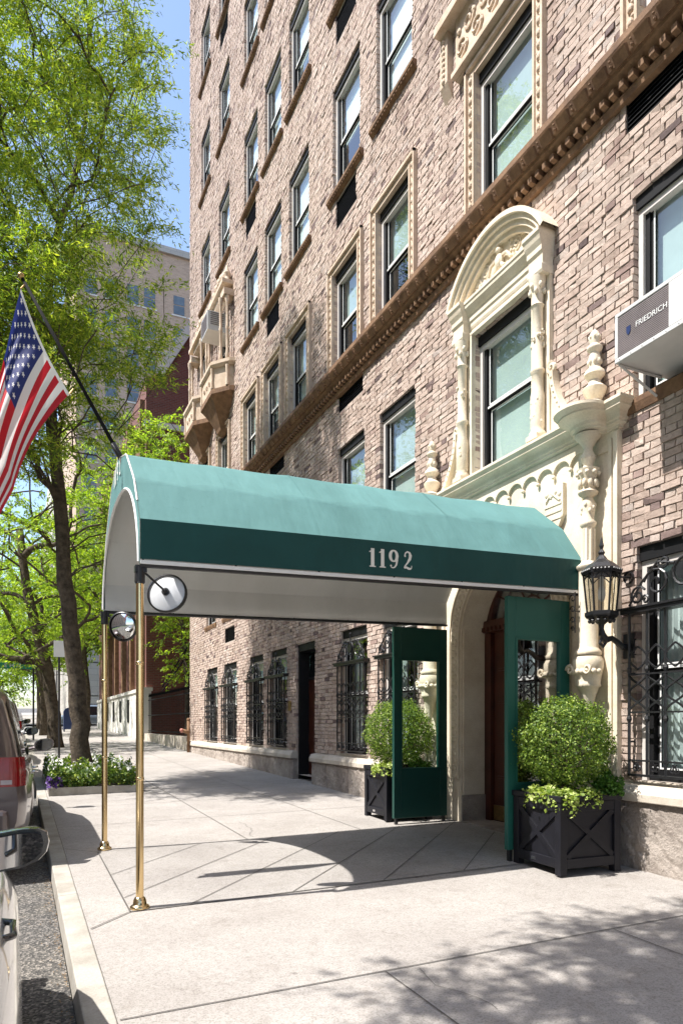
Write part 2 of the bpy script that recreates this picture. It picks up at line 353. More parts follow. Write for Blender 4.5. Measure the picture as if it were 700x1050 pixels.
# gutter litter
V = []; F = []
for i in range(520):
    yy = rng.uniform(1.5, 9); t = rng.random()
    x = .25-abs(rng.normal(0, .05)) if t < .5 else rng.uniform(-.3, .22)
    if t >= .5 and not (4.9 < yy < 5.6 and x > -.05): x = .24-abs(rng.normal(0, .03))
    z = G(x, yy)-KH+.006; a = rng.uniform(0, 6.28); s_ = rng.uniform(.004, .012); c_, n_ = math.cos(a)*s_, math.sin(a)*s_
    b0 = len(V); V += [(x-c_, yy-n_, z), (x+n_*.4, yy-c_*.4, z+.004), (x+c_, yy+n_, z+.002), (x-n_*.4, yy+c_*.4, z+.005)]; F.append((b0, b0+1, b0+2, b0+3))
tag(npmesh('gutter_litter', V, np.array(F), M['litter']), 'scatter of small dry brown leaves in the gutter', 'litter', kind='stuff')

# ------------------------------------------------------------ the brick apartment house
WX = 4.95
bld = thing('apartment_building', (WX, 13, 0), 'tall pinkish brown brick apartment house with iron window grilles, filling the right side', 'building')
COLS = {'B': (17.5, 1.05), 'C': (15.15, 1.05), 'D': (13.6, 1.05), 'E': (12.07, 1.05), 'F': (9.92, 1.05), 'G': (8.30, 1.05), 'A': (19.52, 1.05), 'H': (5.75, 1.05), 'I': (3.4, 1.05), 'J': (1.2, 1.05)}
FL = [(10.42, 12.28), (13.6, 15.43), (16.9, 18.72), (20.2, 22.04), (23.4, 25.3)]
OPEN = []   # (y0,y1,z0,z1,kind)
for c, (y, w_) in COLS.items():
    for k, (z0, z1) in enumerate(FL):
        if c in 'HIJ' and k > 1: continue
        OPEN.append((y, y+w_, z0, z1, 'upper', c, k))
for c in 'BCDEFGA': OPEN.append((COLS[c][0]+.02, COLS[c][0]+1.0, 7.30, 9.05, 'third', c, 0))
OPEN.append((5.76, 6.80, 7.30, 9.05, 'third', 'H', 0)); OPEN.append((3.35, 4.40, 7.30, 9.05, 'third', 'I', 0)); OPEN.append((1.2, 2.25, 7.3, 9.05, 'third', 'J', 0))
for (a, b_) in ((18.9, 19.95), (17.0, 18.02), (14.76, 15.8), (13.26, 14.3), (9.75, 10.75), (8.22, 9.24), (3.43, 4.48), (1.2, 2.25)): OPEN.append((a, b_, 4.10 if a > 5 else 4.17, 5.98, 'second', '', 0))
OPEN.append((5.76, 6.82, 4.22, 5.92, 'portal', '', 0))
GF = [(18.70, 19.84), (16.85, 18.02), (14.76, 15.76), (13.26, 14.24), (9.66, 10.63), (8.16, 9.15), (3.36, 4.44), (1.2, 2.3)]
for (a, b_) in GF: OPEN.append((a, b_, .80, 2.85, 'ground', '', 0))
OPEN.append((11.78, 12.70, .1, 2.83, 'door', '', 0))
OPEN.append((5.43, 7.07, -.5, 3.16, 'arch', '', 0))
LOUV = []
for c, k in (('B', 3), ('C', 1), ('D', 0), ('F', 1), ('F', 0), ('E', 2), ('G', 1), ('A', 4)): LOUV.append((COLS[c][0]+.12, COLS[c][0]+.93, FL[k][0]-.62, FL[k][0]-.14))
for y in (9.8, 3.98-.35, 13.4, 15.0, 6.0): 
    if y != 6.0: LOUV.append((y, y+.95, 6.60, 6.90))
LOUV.append((17.0, 17.95, 3.43, 3.80))
allop = [(a-.012, b_+.012, c-.0, d+.012) for (a, b_, c, d, *_) in OPEN] + [(a, b_, c, d) for (a, b_, c, d) in LOUV]
ZT = 29.5; Y0, Y1 = -6.0, 22.1
ys = sorted({Y0, Y1, *[o[0] for o in allop], *[o[1] for o in allop]}); zs = sorted({.3, ZT, *[max(.3, o[2]) for o in allop], *[o[3] for o in allop]})
wall = MB(); X1 = WX+.30
idx = {}
def vid(i, j):
    if (i, j) not in idx: idx[(i, j)] = wall.n; wall.v.append((WX, ys[i], zs[j])); wall.n += 1
    return idx[(i, j)]
for i in range(len(ys)-1):
    for j in range(len(zs)-1):
        cy, cz = (ys[i]+ys[i+1])/2, (zs[j]+zs[j+1])/2
        if any(a < cy < b_ and c < cz < d for a, b_, c, d in allop): continue
        wall.f.append((vid(i, j), vid(i, j+1), vid(i+1, j+1), vid(i+1, j)))
for a, b_, c, d in allop:
    c = max(c, .3) if c > 0 else c
    wall.quad((WX, a, c), (X1, a, c), (X1, a, d), (WX, a, d)); wall.quad((WX, b_, c), (WX, b_, d), (X1, b_, d), (X1, b_, c))
    wall.quad((WX, a, d), (X1, a, d), (X1, b_, d), (WX, b_, d)); wall.quad((WX, a, c), (WX, b_, c), (X1, b_, c), (X1, a, c))
wall.build('mortar_bed', M['mortar'], bld)
# bricks
def zmax(y): return max(3, 1.3+(742+25)/710*(.4215*WX+.9068*y))+1.2
skip = allop + [(4.63, 7.87, -1, 4.15)]
cor = (7.0, 7.26)
recs = []
ch = .0677; row = 0; z = .765
while z < ZT-.1:
    off = (row % 2)*.155+rng.uniform(-.01, .01); y = Y0+5.6+off
    nb = 0
    while y < Y1-.02:
        Lb = .203 if nb % 2 == 0 else .098
        a, b_ = y+.006, min(y+Lb+.006, Y1); y += Lb+.012; nb += 1
        if z > zmax(b_): continue
        segs = [(a, b_)]
        for (oa, ob, oc, od) in skip:
            if oc-.03 < z+ch*.5 < od+.0:
                ns = []
                for (p, q) in segs:
                    if q <= oa or p >= ob: ns.append((p, q)); continue
                    if p < oa: ns.append((p, oa+.012))
                    if q > ob: ns.append((ob-.012, q))
                segs = ns
        for (p, q) in segs:
            if q-p > .015: recs.append((p, q, z, z+ch-.011))
    z += ch; row += 1
recs = np.array(recs); nb = len(recs)
fx = WX-.012-rng.random(nb)**2*.012
bx = np.full(nb, WX+.10)
P = np.zeros((nb, 8, 3)); J = lambda s_=.0026: rng.normal(0, s_, nb)
for q, (yi, zi, front) in enumerate(((0, 2, 1), (1, 2, 1), (1, 3, 1), (0, 3, 1), (0, 2, 0), (1, 2, 0), (1, 3, 0), (0, 3, 0))):
    P[:, q, 0] = (fx+J(.0032)) if front else bx; P[:, q, 1] = recs[:, yi]+(J() if front else 0); P[:, q, 2] = recs[:, zi]+(J() if front else 0)
Fq = np.array([(0, 3, 2, 1), (0, 1, 5, 4), (1, 2, 6, 5), (2, 3, 7, 6), (3, 0, 4, 7)])
F = (np.arange(nb)[:, None, None]*8+Fq[None]).reshape(-1, 4)
npmesh('brick_facing', P.reshape(-1, 3), F, M['brick'], bld, (WX, 13, 0))
# plain upper part, sides, roof and dark core
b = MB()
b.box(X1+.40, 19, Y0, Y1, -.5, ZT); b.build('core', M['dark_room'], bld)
b = MB(); b.box(WX+.002, 19.02, Y1, Y1+.06, .3, ZT); b.box(WX+.002, 19.02, Y0-.06, Y0, .3, ZT); b.box(WX-.05, 19.1, Y0-.1, Y1+.1, ZT, ZT+.25); b.build('side_wall', tex_brick('side_brick', (.50, .37, .30), (.40, .28, .235), (.33, .29, .26), 1, .21, .068, 'XZ'), bld)
b = MB(); b.box(WX-.02, WX-.004, Y0, Y0+5.55, .77, ZT); b.build('plain_wall', M['brick_plain'], bld)
# granite base in rock-faced blocks with stone cap
def rockface(mb, x, ya, yb, za, zb, seed, amp=.03):
    n1 = max(3, int((yb-ya)/.05)); n2 = max(3, int((zb-za)/.05)); r = np.random.default_rng(seed); V = []
    h = r.random((n1+1, n2+1)); 
    h = (h+np.roll(h, 1, 0)+np.roll(h, 1, 1))/3*.6+r.random((n1+1, n2+1))*.4
    for i in range(n1+1):
        for j in range(n2+1):
            e = min(i, n1-i, j, n2-j); k_ = 0 if e == 0 else 1
            V.append((x-k_*(.006+amp*h[i, j]), ya+(yb-ya)*i/n1, za+(zb-za)*j/n2))
    F_ = [(i*(n2+1)+j, i*(n2+1)+j+1, (i+1)*(n2+1)+j+1, (i+1)*(n2+1)+j) for i in range(n1) for j in range(n2)]
    mb.add(V, F_); mb.quad((x, ya, za), (x+.3, ya, za), (x+.3, ya, zb), (x, ya, zb)); mb.quad((x, yb, zb), (x+.3, yb, zb), (x+.3, yb, za), (x, yb, za)); mb.quad((x, ya, zb), (x+.3, ya, zb), (x+.3, yb, zb), (x, yb, zb))
seed = 1
for (sa, sb, top) in ((-6, 4.60, .62), (7.90, 11.77, .60), (12.71, 22.15, .61)):
    gb = MB(); cap = MB(); y = sa
    while y < sb-.02:
        L = min(random.choice((.9, 1.15, 1.4)), sb-y); L = sb-y if sb-y-L < .4 else L
        rockface(gb, 4.865, y+.006, y+L-.006, G(4.9, y)-.15, top, seed); seed += 1; y += L
    y = sa
    while y < sb-.02:
        L = min(1.9, sb-y); L = sb-y if sb-y-L < .5 else L
        cap.prism([(4.81, top+.003), (4.81, top+.07), (4.85, top+.14), (4.96, top+.155), (4.96, top+.003)], 'y', y+.003, y+L-.003); y += L
    gb.build('granite_base', M['granite'], bld); cap.build('stone_ledge', M['sill_stone'], bld, bevel=.008)

# cornice (string course)
cb = MB()
cb.prism([(4.72, 7.20), (4.72, 7.262), (4.96, 7.30), (4.96, 6.99), (4.885, 6.99), (4.87, 7.03), (4.80, 7.06), (4.79, 7.09), (4.765, 7.10)], 'y', -6, 22.12)
crn = cb.build('cornice', M['brown'], bld)
cb = MB(); y = -2.0; r = random.Random(3)
while y < 22:      # leaf blocks
    cb.add([(4.79, y+.02, 7.085), (4.735, y+.02, 7.165), (4.735, y+.185, 7.165), (4.79, y+.185, 7.085), (4.765, y+.03, 7.07), (4.71, y+.03, 7.155), (4.71, y+.17, 7.155), (4.765, y+.17, 7.07)],
           [(0, 1, 5, 4), (1, 2, 6, 5), (2, 3, 7, 6), (3, 0, 4, 7), (4, 5, 6, 7)])
    cb.ball((4.745, y+.21, 7.115), .018, 5, sy=.8); cb.ball((4.725, y+.21, 7.15), .012, 5)
    y += .235
y = -2.0
while y < 22: cb.prism([(4.825, 6.945), (4.82, 6.995), (4.90, 7.0), (4.90, 6.93)], 'y', y, y+.055); y += .11
cb.prism([(4.895, 6.86), (4.88, 6.92), (4.96, 6.95), (4.96, 6.86)], 'y', -6, 22.12)
cb.build('cornice_ornament', M['brown'], crn)

# ---- windows
def win_proto(w_, h_, kind):
    """window unit, local origin at wall face, low y corner, sill height"""
    f = MB()      # pale outer casing as one bent strip up both sides and over the head
    c = .055; O = [(0, 0), (0, h_-.12), (w_, h_-.12), (w_, 0)]; I = [(c, 0), (c, h_-.12-c), (w_-c, h_-.12-c), (w_-c, 0)]
    V = [(x, y, z) for x in (.045, .12) for y, z in O+I]
    F = []
    for k in range(3): F += [(k, k+1, 4+k+1, 4+k), (8+k, 8+4+k, 8+4+k+1, 8+k+1), (4+k, 4+k+1, 12+k+1, 12+k), (k, 8+k, 8+k+1, k+1)]
    F += [(0, 4, 12, 8), (3, 11, 15, 7)]
    f.add(V, F); o = f.build('window', M['grey_frame'])
    g = MB(); t = .045; X = .075
    g.box(.02, .16, 0, w_, h_-.118, h_+.004); g.box(X, .16, c, c+t, 0, h_-.121); g.box(X, .16, w_-c-t, w_-c, 0, h_-.121); g.box(X, .16, c+t, w_-c-t, 0, .05)  # header box made deep and black, also painting in the soffit's shade
    a, b_ = c+t, w_-c-t; mz = h_*.47; ht = h_-.12
    g.box(.095, .12, a, a+.03, mz, ht); g.box(.095, .12, b_-.03, b_, mz, ht); g.box(.093, .12, a, b_, mz, mz+.045); g.box(.095, .12, a+.03, b_-.03, ht-.04, ht)
    g.box(.123, .15, a, a+.03, .05, mz+.04); g.box(.123, .15, b_-.03, b_, .05, mz+.04); g.box(.123, .15, a+.03, b_-.03, .05, .10); g.box(.123, .15, a+.03, b_-.03, mz-.01, mz+.04)
    s_ = g.build('sash', M['black'], o)
    p = MB(); p.quad((.108, a+.02, mz+.03), (.108, a+.02, ht-.02), (.108, b_-.02, ht-.02), (.108, b_-.02, mz+.03)); p.quad((.137, a+.02, .08), (.137, a+.02, mz), (.137, b_-.02, mz), (.137, b_-.02, .08))
    p.build('pane', M['glass'], o); r_ = MB(); e = .014
    for (x, za, zb) in ((.089, mz+.045, ht-.04), (.117, .10, mz-.01)):
        r_.box(x, x+.006, a+.03, a+.03+e, za, zb); r_.box(x, x+.006, b_-.03-e, b_-.03, za, zb); r_.box(x, x+.006, a+.03+e, b_-.03-e, za, za+e); r_.box(x, x+.006, a+.03+e, b_-.03-e, zb-e, zb)
    r_.box(.086, .093, a, b_, mz+.012, mz+.036); r_.build('glazing_bead', M['white_paint'], o)
    return o
protos = {}
def put_window(y, z, w_, h_, kind, blind):
    key = (round(w_, 2), round(h_, 2))
    if key not in protos:
        o = win_proto(*key, kind); protos[key] = o; o.parent = bld
    else: o = dup(protos[key], bld)
    for ch_ in [c_ for c_ in o.children if c_.name.startswith(('blind', 'curtain', 'sill', 'surround'))]:
        for g_ in list(ch_.children): bpy.data.objects.remove(g_)
        bpy.data.objects.remove(ch_)
    o.location = (0, y-13, z)
    ORG[o.name] = (WX, y, z)
    if blind > 0:
        q = MB(); q.box(WX+.175, WX+.185, y+.05, y+w_-.05, z+h_*(1-blind), z+h_-.05); q.build('blind', M['shade'], o)
    if blind < 0:
        q = MB(); n_ = 16
        for (ca, cb_) in ((.06, .06+w_*-blind), (w_-.06-w_*-blind, w_-.06)):
            pts = [(WX+.22+.02*math.sin(i*1.9), y+ca+(cb_-ca)*i/n_) for i in range(n_+1)]
            for i in range(n_): q.quad((*pts[i], z+.05), (*pts[i+1], z+.05), (*pts[i+1], z+h_-.06), (*pts[i], z+h_-.06))
        q.build('curtain', M['curtain'], o)
    return o
def sill(o, y, w_, z, mat, d=.09, ornate=True):
    s_ = MB(); s_.prism([(WX-d, z-.05), (WX-d, z-.005), (WX+.12, z), (WX+.12, z-.12), (WX-.03, z-.12)], 'y', y-.13, y+w_+.13)
    if ornate:
        yy = y-.10
        while yy < y+w_+.08: s_.box(WX-d+.012, WX-.02, yy, yy+.035, z-.085, z-.048); yy += .07
    s_.build('sill', mat, o)
def surround(o, y0, y1, z0, z1, mat=None, jw=.22, pr=.10, lint=.16, carve=True):
    mat = mat or M['tan']; s_ = MB()
    for (a, b_) in ((y0-jw, y0), (y1, y1+jw)):
        s_.box(WX-pr*.55, WX+.09, a, b_, z0, z1+lint)
    s_.box(WX-pr*.55, WX+.09, y0, y1, z1, z1+lint)
    for a in (y0-jw, y1+jw-.035): s_.box(WX-pr, WX-pr*.55, a, a+.035, z0, z1+lint)
    for a in (y0-.03, y1): s_.box(WX-pr*.8, WX-pr*.55, a, a+.03, z0, z1)
    s_.box(WX-pr, WX-pr*.55, y0-jw, y1+jw, z1+lint-.04, z1+lint+.001)
    ob = s_.build('surround', mat, o)
    if carve:
        c_ = MB(); r_ = random.Random(int(y0*10))
        for a in (y0-jw+.05, y1+.045):
            z = z0+.04
            while z < z1+lint-.08:
                wd = jw-.1
                c_.ball((WX-pr*.62, a+wd*.5, z+.04), .034, 6, sx=.7, sz=1.2)
                c_.ball((WX-pr*.58, a+wd*(.2 if int(z*20) % 2 else .8), z+.09), .022, 5, sx=.7)
                z += .125
        c_.build('carving', mat, ob)
for (a, b_, c, d, kind, cn, k) in OPEN:
    if kind in ('third', 'second', 'portal'):
        o = put_window(a, c, b_-a, d-c, kind, 1.0 if kind == 'portal' or a < 7 else float(rng.choice([1.0, .62, .48, 1.0])))
        if kind == 'second' and a < 5: pass
        for k_ in o.children:
            if k_.name.startswith('blind'): k_.data.materials[0] = M['linen']
        if kind == 'third': surround(o, a, b_, c, d, jw=.17, pr=.08, lint=.12)
        if kind == 'second': sill(o, a, b_-a, c, M['brown'], d=.05, ornate=False)
    elif kind == 'upper':
        bl = rng.choice([.55, .75, .95, 1.0, .6]); o = put_window(a, c, b_-a, d-c, kind, float(bl)); sill(o, a, b_-a, c, M['brown'])
    elif kind == 'third':
        o = put_window(a, c, b_-a, d-c, kind, -.22 if cn in 'HG' else float(rng.choice([.2, .35])))
        surround(o, a, b_, c+.0, d)
    elif kind == 'second':
        o = put_window(a, c, b_-a, d-c, kind, -.22 if a > 5 else .5); sill(o, a, b_-a, c, M['tan'], ornate=False)
    elif kind == 'portal':
        o = put_window(a, c, b_-a, d-c, kind, -.2)
    elif kind == 'ground':
        o = put_window(a, c, b_-a, d-c, kind, -.3 if a < 10 else .3); sill(o, a, b_-a-.0, c, M['sill_stone'], d=.02, ornate=False)
for (a, b_, c, d) in LOUV:
    q = MB(); q.box(WX+.06, WX+.10, a, b_, c, d); z = c+.02
    q.box(WX-.0, WX+.06, a+.001, a+.02, c, d); q.box(WX, WX+.06, b_-.02, b_-.001, c, d)
    while z < d-.02: q.prism([(WX+.01, z), (WX+.06, z+.03), (WX+.06, z+.036), (WX+.01, z+.006)], 'y', a+.02, b_-.02); z += .04
    q.build('vent_louver', M['black'], bld)
# H3: carved panel with ears above the window over the portal
po = MB(); y0, y1 = 5.10, 7.46
po.box(WX-.07, WX+.02, y0+.3, y1-.3, 9.22, 9.98); po.box(WX-.20, WX+.02, y0, y1, 9.98, 10.08)
for a in (y0, y1-.16): po.box(WX-.10, WX+.02, a, a+.16, 9.35, 9.98); po.prism([(WX-.10, 9.35), (WX+.01, 9.35), (WX+.01, 9.12)], 'y', a, a+.16)
po.box(WX-.14, WX-.06, y0+.3, y1-.3, 9.23, 9.29)
pn = po.build('carved_panel', M['tan'], bld)
c_ = MB(); xx = WX-.08
for i in range(11):
    cy_ = y0+.42+i*.15; hand = 1 if i % 2 else -1
    sp = spiral(cy_, 9.63+.1*hand, .13, .02, 1.4, math.pi/2*hand, 16, hand); c_.tube([(xx, a, b_) for a, b_ in sp], .018, 5)
    c_.ball((xx, cy_+.05, 9.63-.13*hand), .04, 5, sx=.6)
for a in (y0+.08, y1-.08):
    for z in np.arange(9.4, 9.95, .07): c_.ball((WX-.105, a, z), .035, 5, sx=.6)
c_.build('carving', M['tan'], pn)

# ---- oriel balconets on columns A and B
def balconet(yc):
    b = MB(); X = WX
    def ring(s_, z): return [(X, yc-1.05*s_, z), (X-.15*s_, yc-1.0*s_, z), (X-.5*s_, yc-.58*s_, z), (X-.5*s_, yc+.58*s_, z), (X-.15*s_, yc+1.0*s_, z), (X, yc+1.05*s_, z)]
    def loft(levels):
        V = []; 
        for s_, z in levels: V += ring(s_, z)
        F_ = [(j*6+i, (j+1)*6+i, (j+1)*6+i+1, j*6+i+1) for j in range(len(levels)-1) for i in range(5)]
        F_ += [tuple(range((len(levels)-1)*6, len(levels)*6)), tuple(range(6))[::-1]]
        b.add(V, F_)
    loft([(.12, 8.95), (.30, 9.05), (.34, 9.12), (.62, 9.42), (.9, 9.68), (1.0, 9.74), (1.0, 9.86), (.95, 9.88)])
    o = b.build('balconet', M['brown'], bld); b = MB()
    loft([(.93, 9.881), (.93, 10.40)]); pnl = b.build('parapet', M['tan'], o); b = MB()
    loft([(.98, 10.401), (1.05, 10.46), (1.05, 10.54), (1.0, 10.55)]); b.build('rail', M['tan'], o)
    b = MB()
    for t in (-1, 1):
        for (xo, yo) in ((.47, .55), (.18, .93)):
            b.lathe([(.045, 9.88), (.05, 9.95), (.03, 10.1), (.045, 10.3), (.05, 10.4)], (X-xo, yc+t*yo, 0), 8)
            b.lathe([(.04, 10.55), (.055, 10.62), (.035, 10.75), (.035, 11.3), (.05, 11.35), (.035, 11.4), (.035, 11.95), (.06, 12.05), (.06, 12.15)], (X-min(xo, .3), yc+t*(yo*.5+.46), 0), 8)
    for i in range(3):
        sp = spiral(yc-.25+i*.25, 10.13, .09, .015, 1.2, 0, 12); b.tube([(X-.475, a, c) for a, c in sp], .012, 4)
    b.build('baluster', M['tan'], o, smooth=True)
    b = MB()      # crest above the window
    b.box(X-.28, X+.02, yc-.98, yc-.62, 12.16, 12.32); b.box(X-.28, X+.02, yc+.62, yc+.98, 12.16, 12.32); b.box(X-.22, X+.02, yc-.62, yc+.62, 12.35, 12.5)
    b.box(X-.30, X+.02, yc-.9, yc+.9, 12.5, 12.6)
    for i in range(7): b.ball((X-.12, yc-.72+i*.24, 12.78+.22*math.cos((i-3)*.5)), .13, 6, sx=.7)
    for t in (-1, 1): b.lathe([(.08, 12.6), (.05, 12.7), (.08, 12.8), (.02, 13.0)], (X-.15, yc+t*.8, 0), 8)
    b.build('crest', M['tan'], o)
    return o
balconet(18.05); balconet(20.1)

# ------------------------------------------------------------ portal (cream stone)
YC = 6.25; PX = 4.90
pb = MB(); ZS, HW = 2.32, .82
def arch_pts(hw, zs_, n=24, zc=None): return [(YC-hw*math.cos(math.pi*i/n), zs_+hw*math.sin(math.pi*i/n)) for i in range(n+1)]
# face with arched hole (faces -x), ashlar joints by grooves between blocks
ap = arch_pts(HW, ZS); L0, L1, TZ = 4.61, 7.89, 3.99
V = []; F = []
outer = []
for (y, z) in ap:
    a = math.atan2(z-ZS, y-YC); ca, sa = math.cos(a), math.sin(a)
    t = min(((L1-YC)/abs(ca)) if abs(ca) > 1e-6 else 1e9, ((TZ-ZS)/sa) if sa > 1e-6 else 1e9); outer.append((YC+ca*t, ZS+sa*t))
outer[0] = (L0, ZS); outer[-1] = (L1, ZS)
poly = ap; base = pb.n
pb.add([(PX, *p) for p in ap]+[(PX, *p) for p in outer], [(i, i+1, len(ap)+i+1, len(ap)+i) for i in range(len(ap)-1)])
# corner fill triangles between successive outer points that jump a corner
for i in range(len(ap)-1):
    o1, o2 = outer[i], outer[i+1]
    if abs(o1[0]-o2[0]) > 1e-4 and abs(o1[1]-o2[1]) > 1e-4:
        cy = L0 if o1[0] < YC and (o1[0] == L0 or abs(o1[0]-L0) < 1e-3) else L1
        pb.add([(PX, *o1), (PX, cy, TZ), (PX, *o2)], [(0, 1, 2)])
pb.quad((PX, L0, .0), (PX, L0, ZS), (PX, YC-HW, ZS), (PX, YC-HW, .0)); pb.quad((PX, YC+HW, 0), (PX, YC+HW, ZS), (PX, L1, ZS), (PX, L1, 0))
pb.quad((PX, L0, 0), (WX+.05, L0, 0), (WX+.05, L0, TZ), (PX, L0, TZ)); pb.quad((PX, L1, 0), (PX, L1, TZ), (WX+.05, L1, TZ), (WX+.05, L1, 0))
jm = arch_pts(HW, ZS); DX = 5.25
pts = [(YC-HW, 0)]+jm+[(YC+HW, 0)]
pb.add([(PX, *p) for p in pts]+[(DX, *p) for p in pts], [(i, len(pts)+i, len(pts)+i+1, i+1) for i in range(len(pts)-1)])
portal = pb.build('portal', M['cream'], bld)
# ashlar joints as fine recessed-looking grooves: thin shadow gaps between raised blocks on jamb reveals and piers
q2 = MB()
for yj, sg in ((YC+HW, -1), (YC-HW, 1)):
    q = MB(); z = .42
    while z < 2.3:
        q.box(PX+.03, DX-.01, *(sorted((yj, yj+sg*.012))), z+.006, z+.30-.006); z += .30
    q.build('jamb_block', M['cream'], portal)
while False:
    for yj, sg in ((YC+HW, -1), (YC-HW, 1)):
        q.box(PX+.03, DX-.01, *(sorted((yj, yj+sg*.012))), z+.006, z+.30-.006)
    z += .30
for yj, sg in ((YC+HW, -1), (YC-HW, 1)): q2.box(PX+.004, DX+.03, *(sorted((yj, yj+sg*.02))), .0, .42)
q2.build('jamb_base', M['granite'], portal)
# carved archivolt band
q = MB(); band = []
for zz in np.linspace(.62, ZS, 14): band.append((YC+HW+.12, float(zz)))
for i in range(1, 24): a = math.pi*i/24; band.append((YC+(HW+.12)*math.cos(a), ZS+(HW+.12)*math.sin(a)))
for zz in np.linspace(ZS, .62, 14): band.append((YC-HW-.12, float(zz)))
def ribbon(mb, pts, wd, x0, x1):
    n_ = len(pts); V = []
    for i, p in enumerate(pts):
        a = Vector(pts[max(i-1, 0)]); b_ = Vector(pts[min(i+1, n_-1)]); d = (b_-a).normalized(); nn = Vector((-d.y, d.x))*wd/2; p = Vector(p)
        for x, s_ in ((x1, 1), (x0, 1), (x0, -1), (x1, -1)): V.append((x, p.x+nn.x*s_, p.y+nn.y*s_))
    mb.add(V, [(i*4+k, (i+1)*4+k, (i+1)*4+k+1, i*4+k+1) for i in range(n_-1) for k in range(3)])
ribbon(q, band, .20, PX-.02, PX+.01); 
def offs(pts, d_):
    out = []
    for i, p in enumerate(pts):
        a = Vector(pts[max(i-1, 0)]); b_ = Vector(pts[min(i+1, len(pts)-1)]); d = (b_-a).normalized(); out.append((p[0]-d.y*d_, p[1]+d.x*d_))
    return out
ribbon(q, offs(band, .095), .022, PX-.035, PX-.018); ribbon(q, offs(band, -.095), .022, PX-.035, PX-.018)
av = q.build('archivolt', M['cream'], portal)
q = MB(); tot = 0; last = Vector(band[0]); k = 0
for i in range(len(band)-1):
    a, b_ = Vector(band[i]), Vector(band[i+1]); n_ = max(1, int(round((b_-a).length/.048)))
    for j in range(n_):
        p = a.lerp(b_, j/n_); d = (b_-a).normalized(); nn = Vector((-d.y, d.x)); s_ = 1 if k % 2 else -1; k += 1
        c0 = p+nn*.03*s_; q.ball((PX-.026, c0.x, c0.y), .026, 5, sx=.6); 
q.build('carving', M['cream'], av)
# scalloped frieze, hanging arcades
q = MB(); n_ = 11; sw_ = (L1-.35-(L0+.35))/n_
for i in range(n_):
    yc = L0+.35+sw_*(i+.5); pts = [(yc-sw_*.5*math.cos(math.pi*j/10), 3.79+sw_*.46*math.sin(math.pi*j/10)) for j in range(11)]
    for j in range(10):
        q.add([(PX-.03, *pts[j]), (PX-.03, pts[j][0], 3.98), (PX-.03, pts[j+1][0], 3.98), (PX-.03, *pts[j+1]), (PX+.001, *pts[j]), (PX+.001, *pts[j+1])], [(0, 1, 2, 3), (0, 3, 5, 4)])
    q.ball((PX-.02, yc-sw_*.5, 3.78), .022, 5)
q.build('scalloped_frieze', M['cream'], portal)
# shield plaques
for ys_ in (YC-.84, YC+.84):
    q = MB(); P_ = [(ys_-.14, 3.68), (ys_-.14, 3.37), (ys_-.08, 3.27), (ys_, 3.22), (ys_+.08, 3.27), (ys_+.14, 3.37), (ys_+.14, 3.68)]
    q.prism(P_, 'x', PX-.045, PX); 
    for zz in (3.34, 3.41, 3.48): q.box(PX-.052, PX-.044, ys_-.12, ys_+.12, zz, zz+.02)
    for i in range(4): q.ball((PX-.047, ys_-.09+.06*i, 3.59+.03*(i % 2)), .03, 5, sx=.4)
    q.tube([(PX-.05, ys_-.1, 3.52), (PX-.05, ys_+.02, 3.62), (PX-.05, ys_+.1, 3.54)], .012, 4)
    q.build('shield', M['cream'], portal)
# main ledge with bowed breaks over the columns
prof = [(0, 3.76), (.03, 3.76), (.03, 3.80), (.05, 3.82), (.08, 3.83), (.08, 3.87), (.10, 3.89), (.105, 3.94), (.13, 3.99), (.17, 4.02), (.19, 4.03), (.19, 4.06), (.205, 4.08), (.225, 4.12), (.225, 4.17), (.20, 4.185), (0, 4.21)]
prof = [(o_, 4.21-(4.21-z_)*.54) for o_, z_ in prof]
q = MB()
CB = .21
def plan(off):
    x0 = PX-.0-off*.72; e = off*.75; br = .08+off*.80; pts = [(WX+.02, L0-e), (x0, L0-e)]
    for cy in (YC-1.37, YC+1.37):
        for i in range(13): a = math.pi*i/12; pts.append((x0-br*math.sin(a)**.8, cy-(CB*.62+off*.55)*math.cos(a)))
    pts += [(x0, L1+e), (WX+.02, L1+e)]; return pts
V = []
for off, z in prof:
    pl = plan(off); npn = len(pl); V += [(x, y, z) for x, y in pl]
F = [(j*npn+i, (j+1)*npn+i, (j+1)*npn+i+1, j*npn+i+1) for j in range(len(prof)-1) for i in range(npn-1)]+[tuple(range((len(prof)-1)*npn, len(prof)*npn)), tuple(range(npn))[::-1]]
q.add(V, F); autosmooth(q.build('ledge', M['cream'], portal), 28)
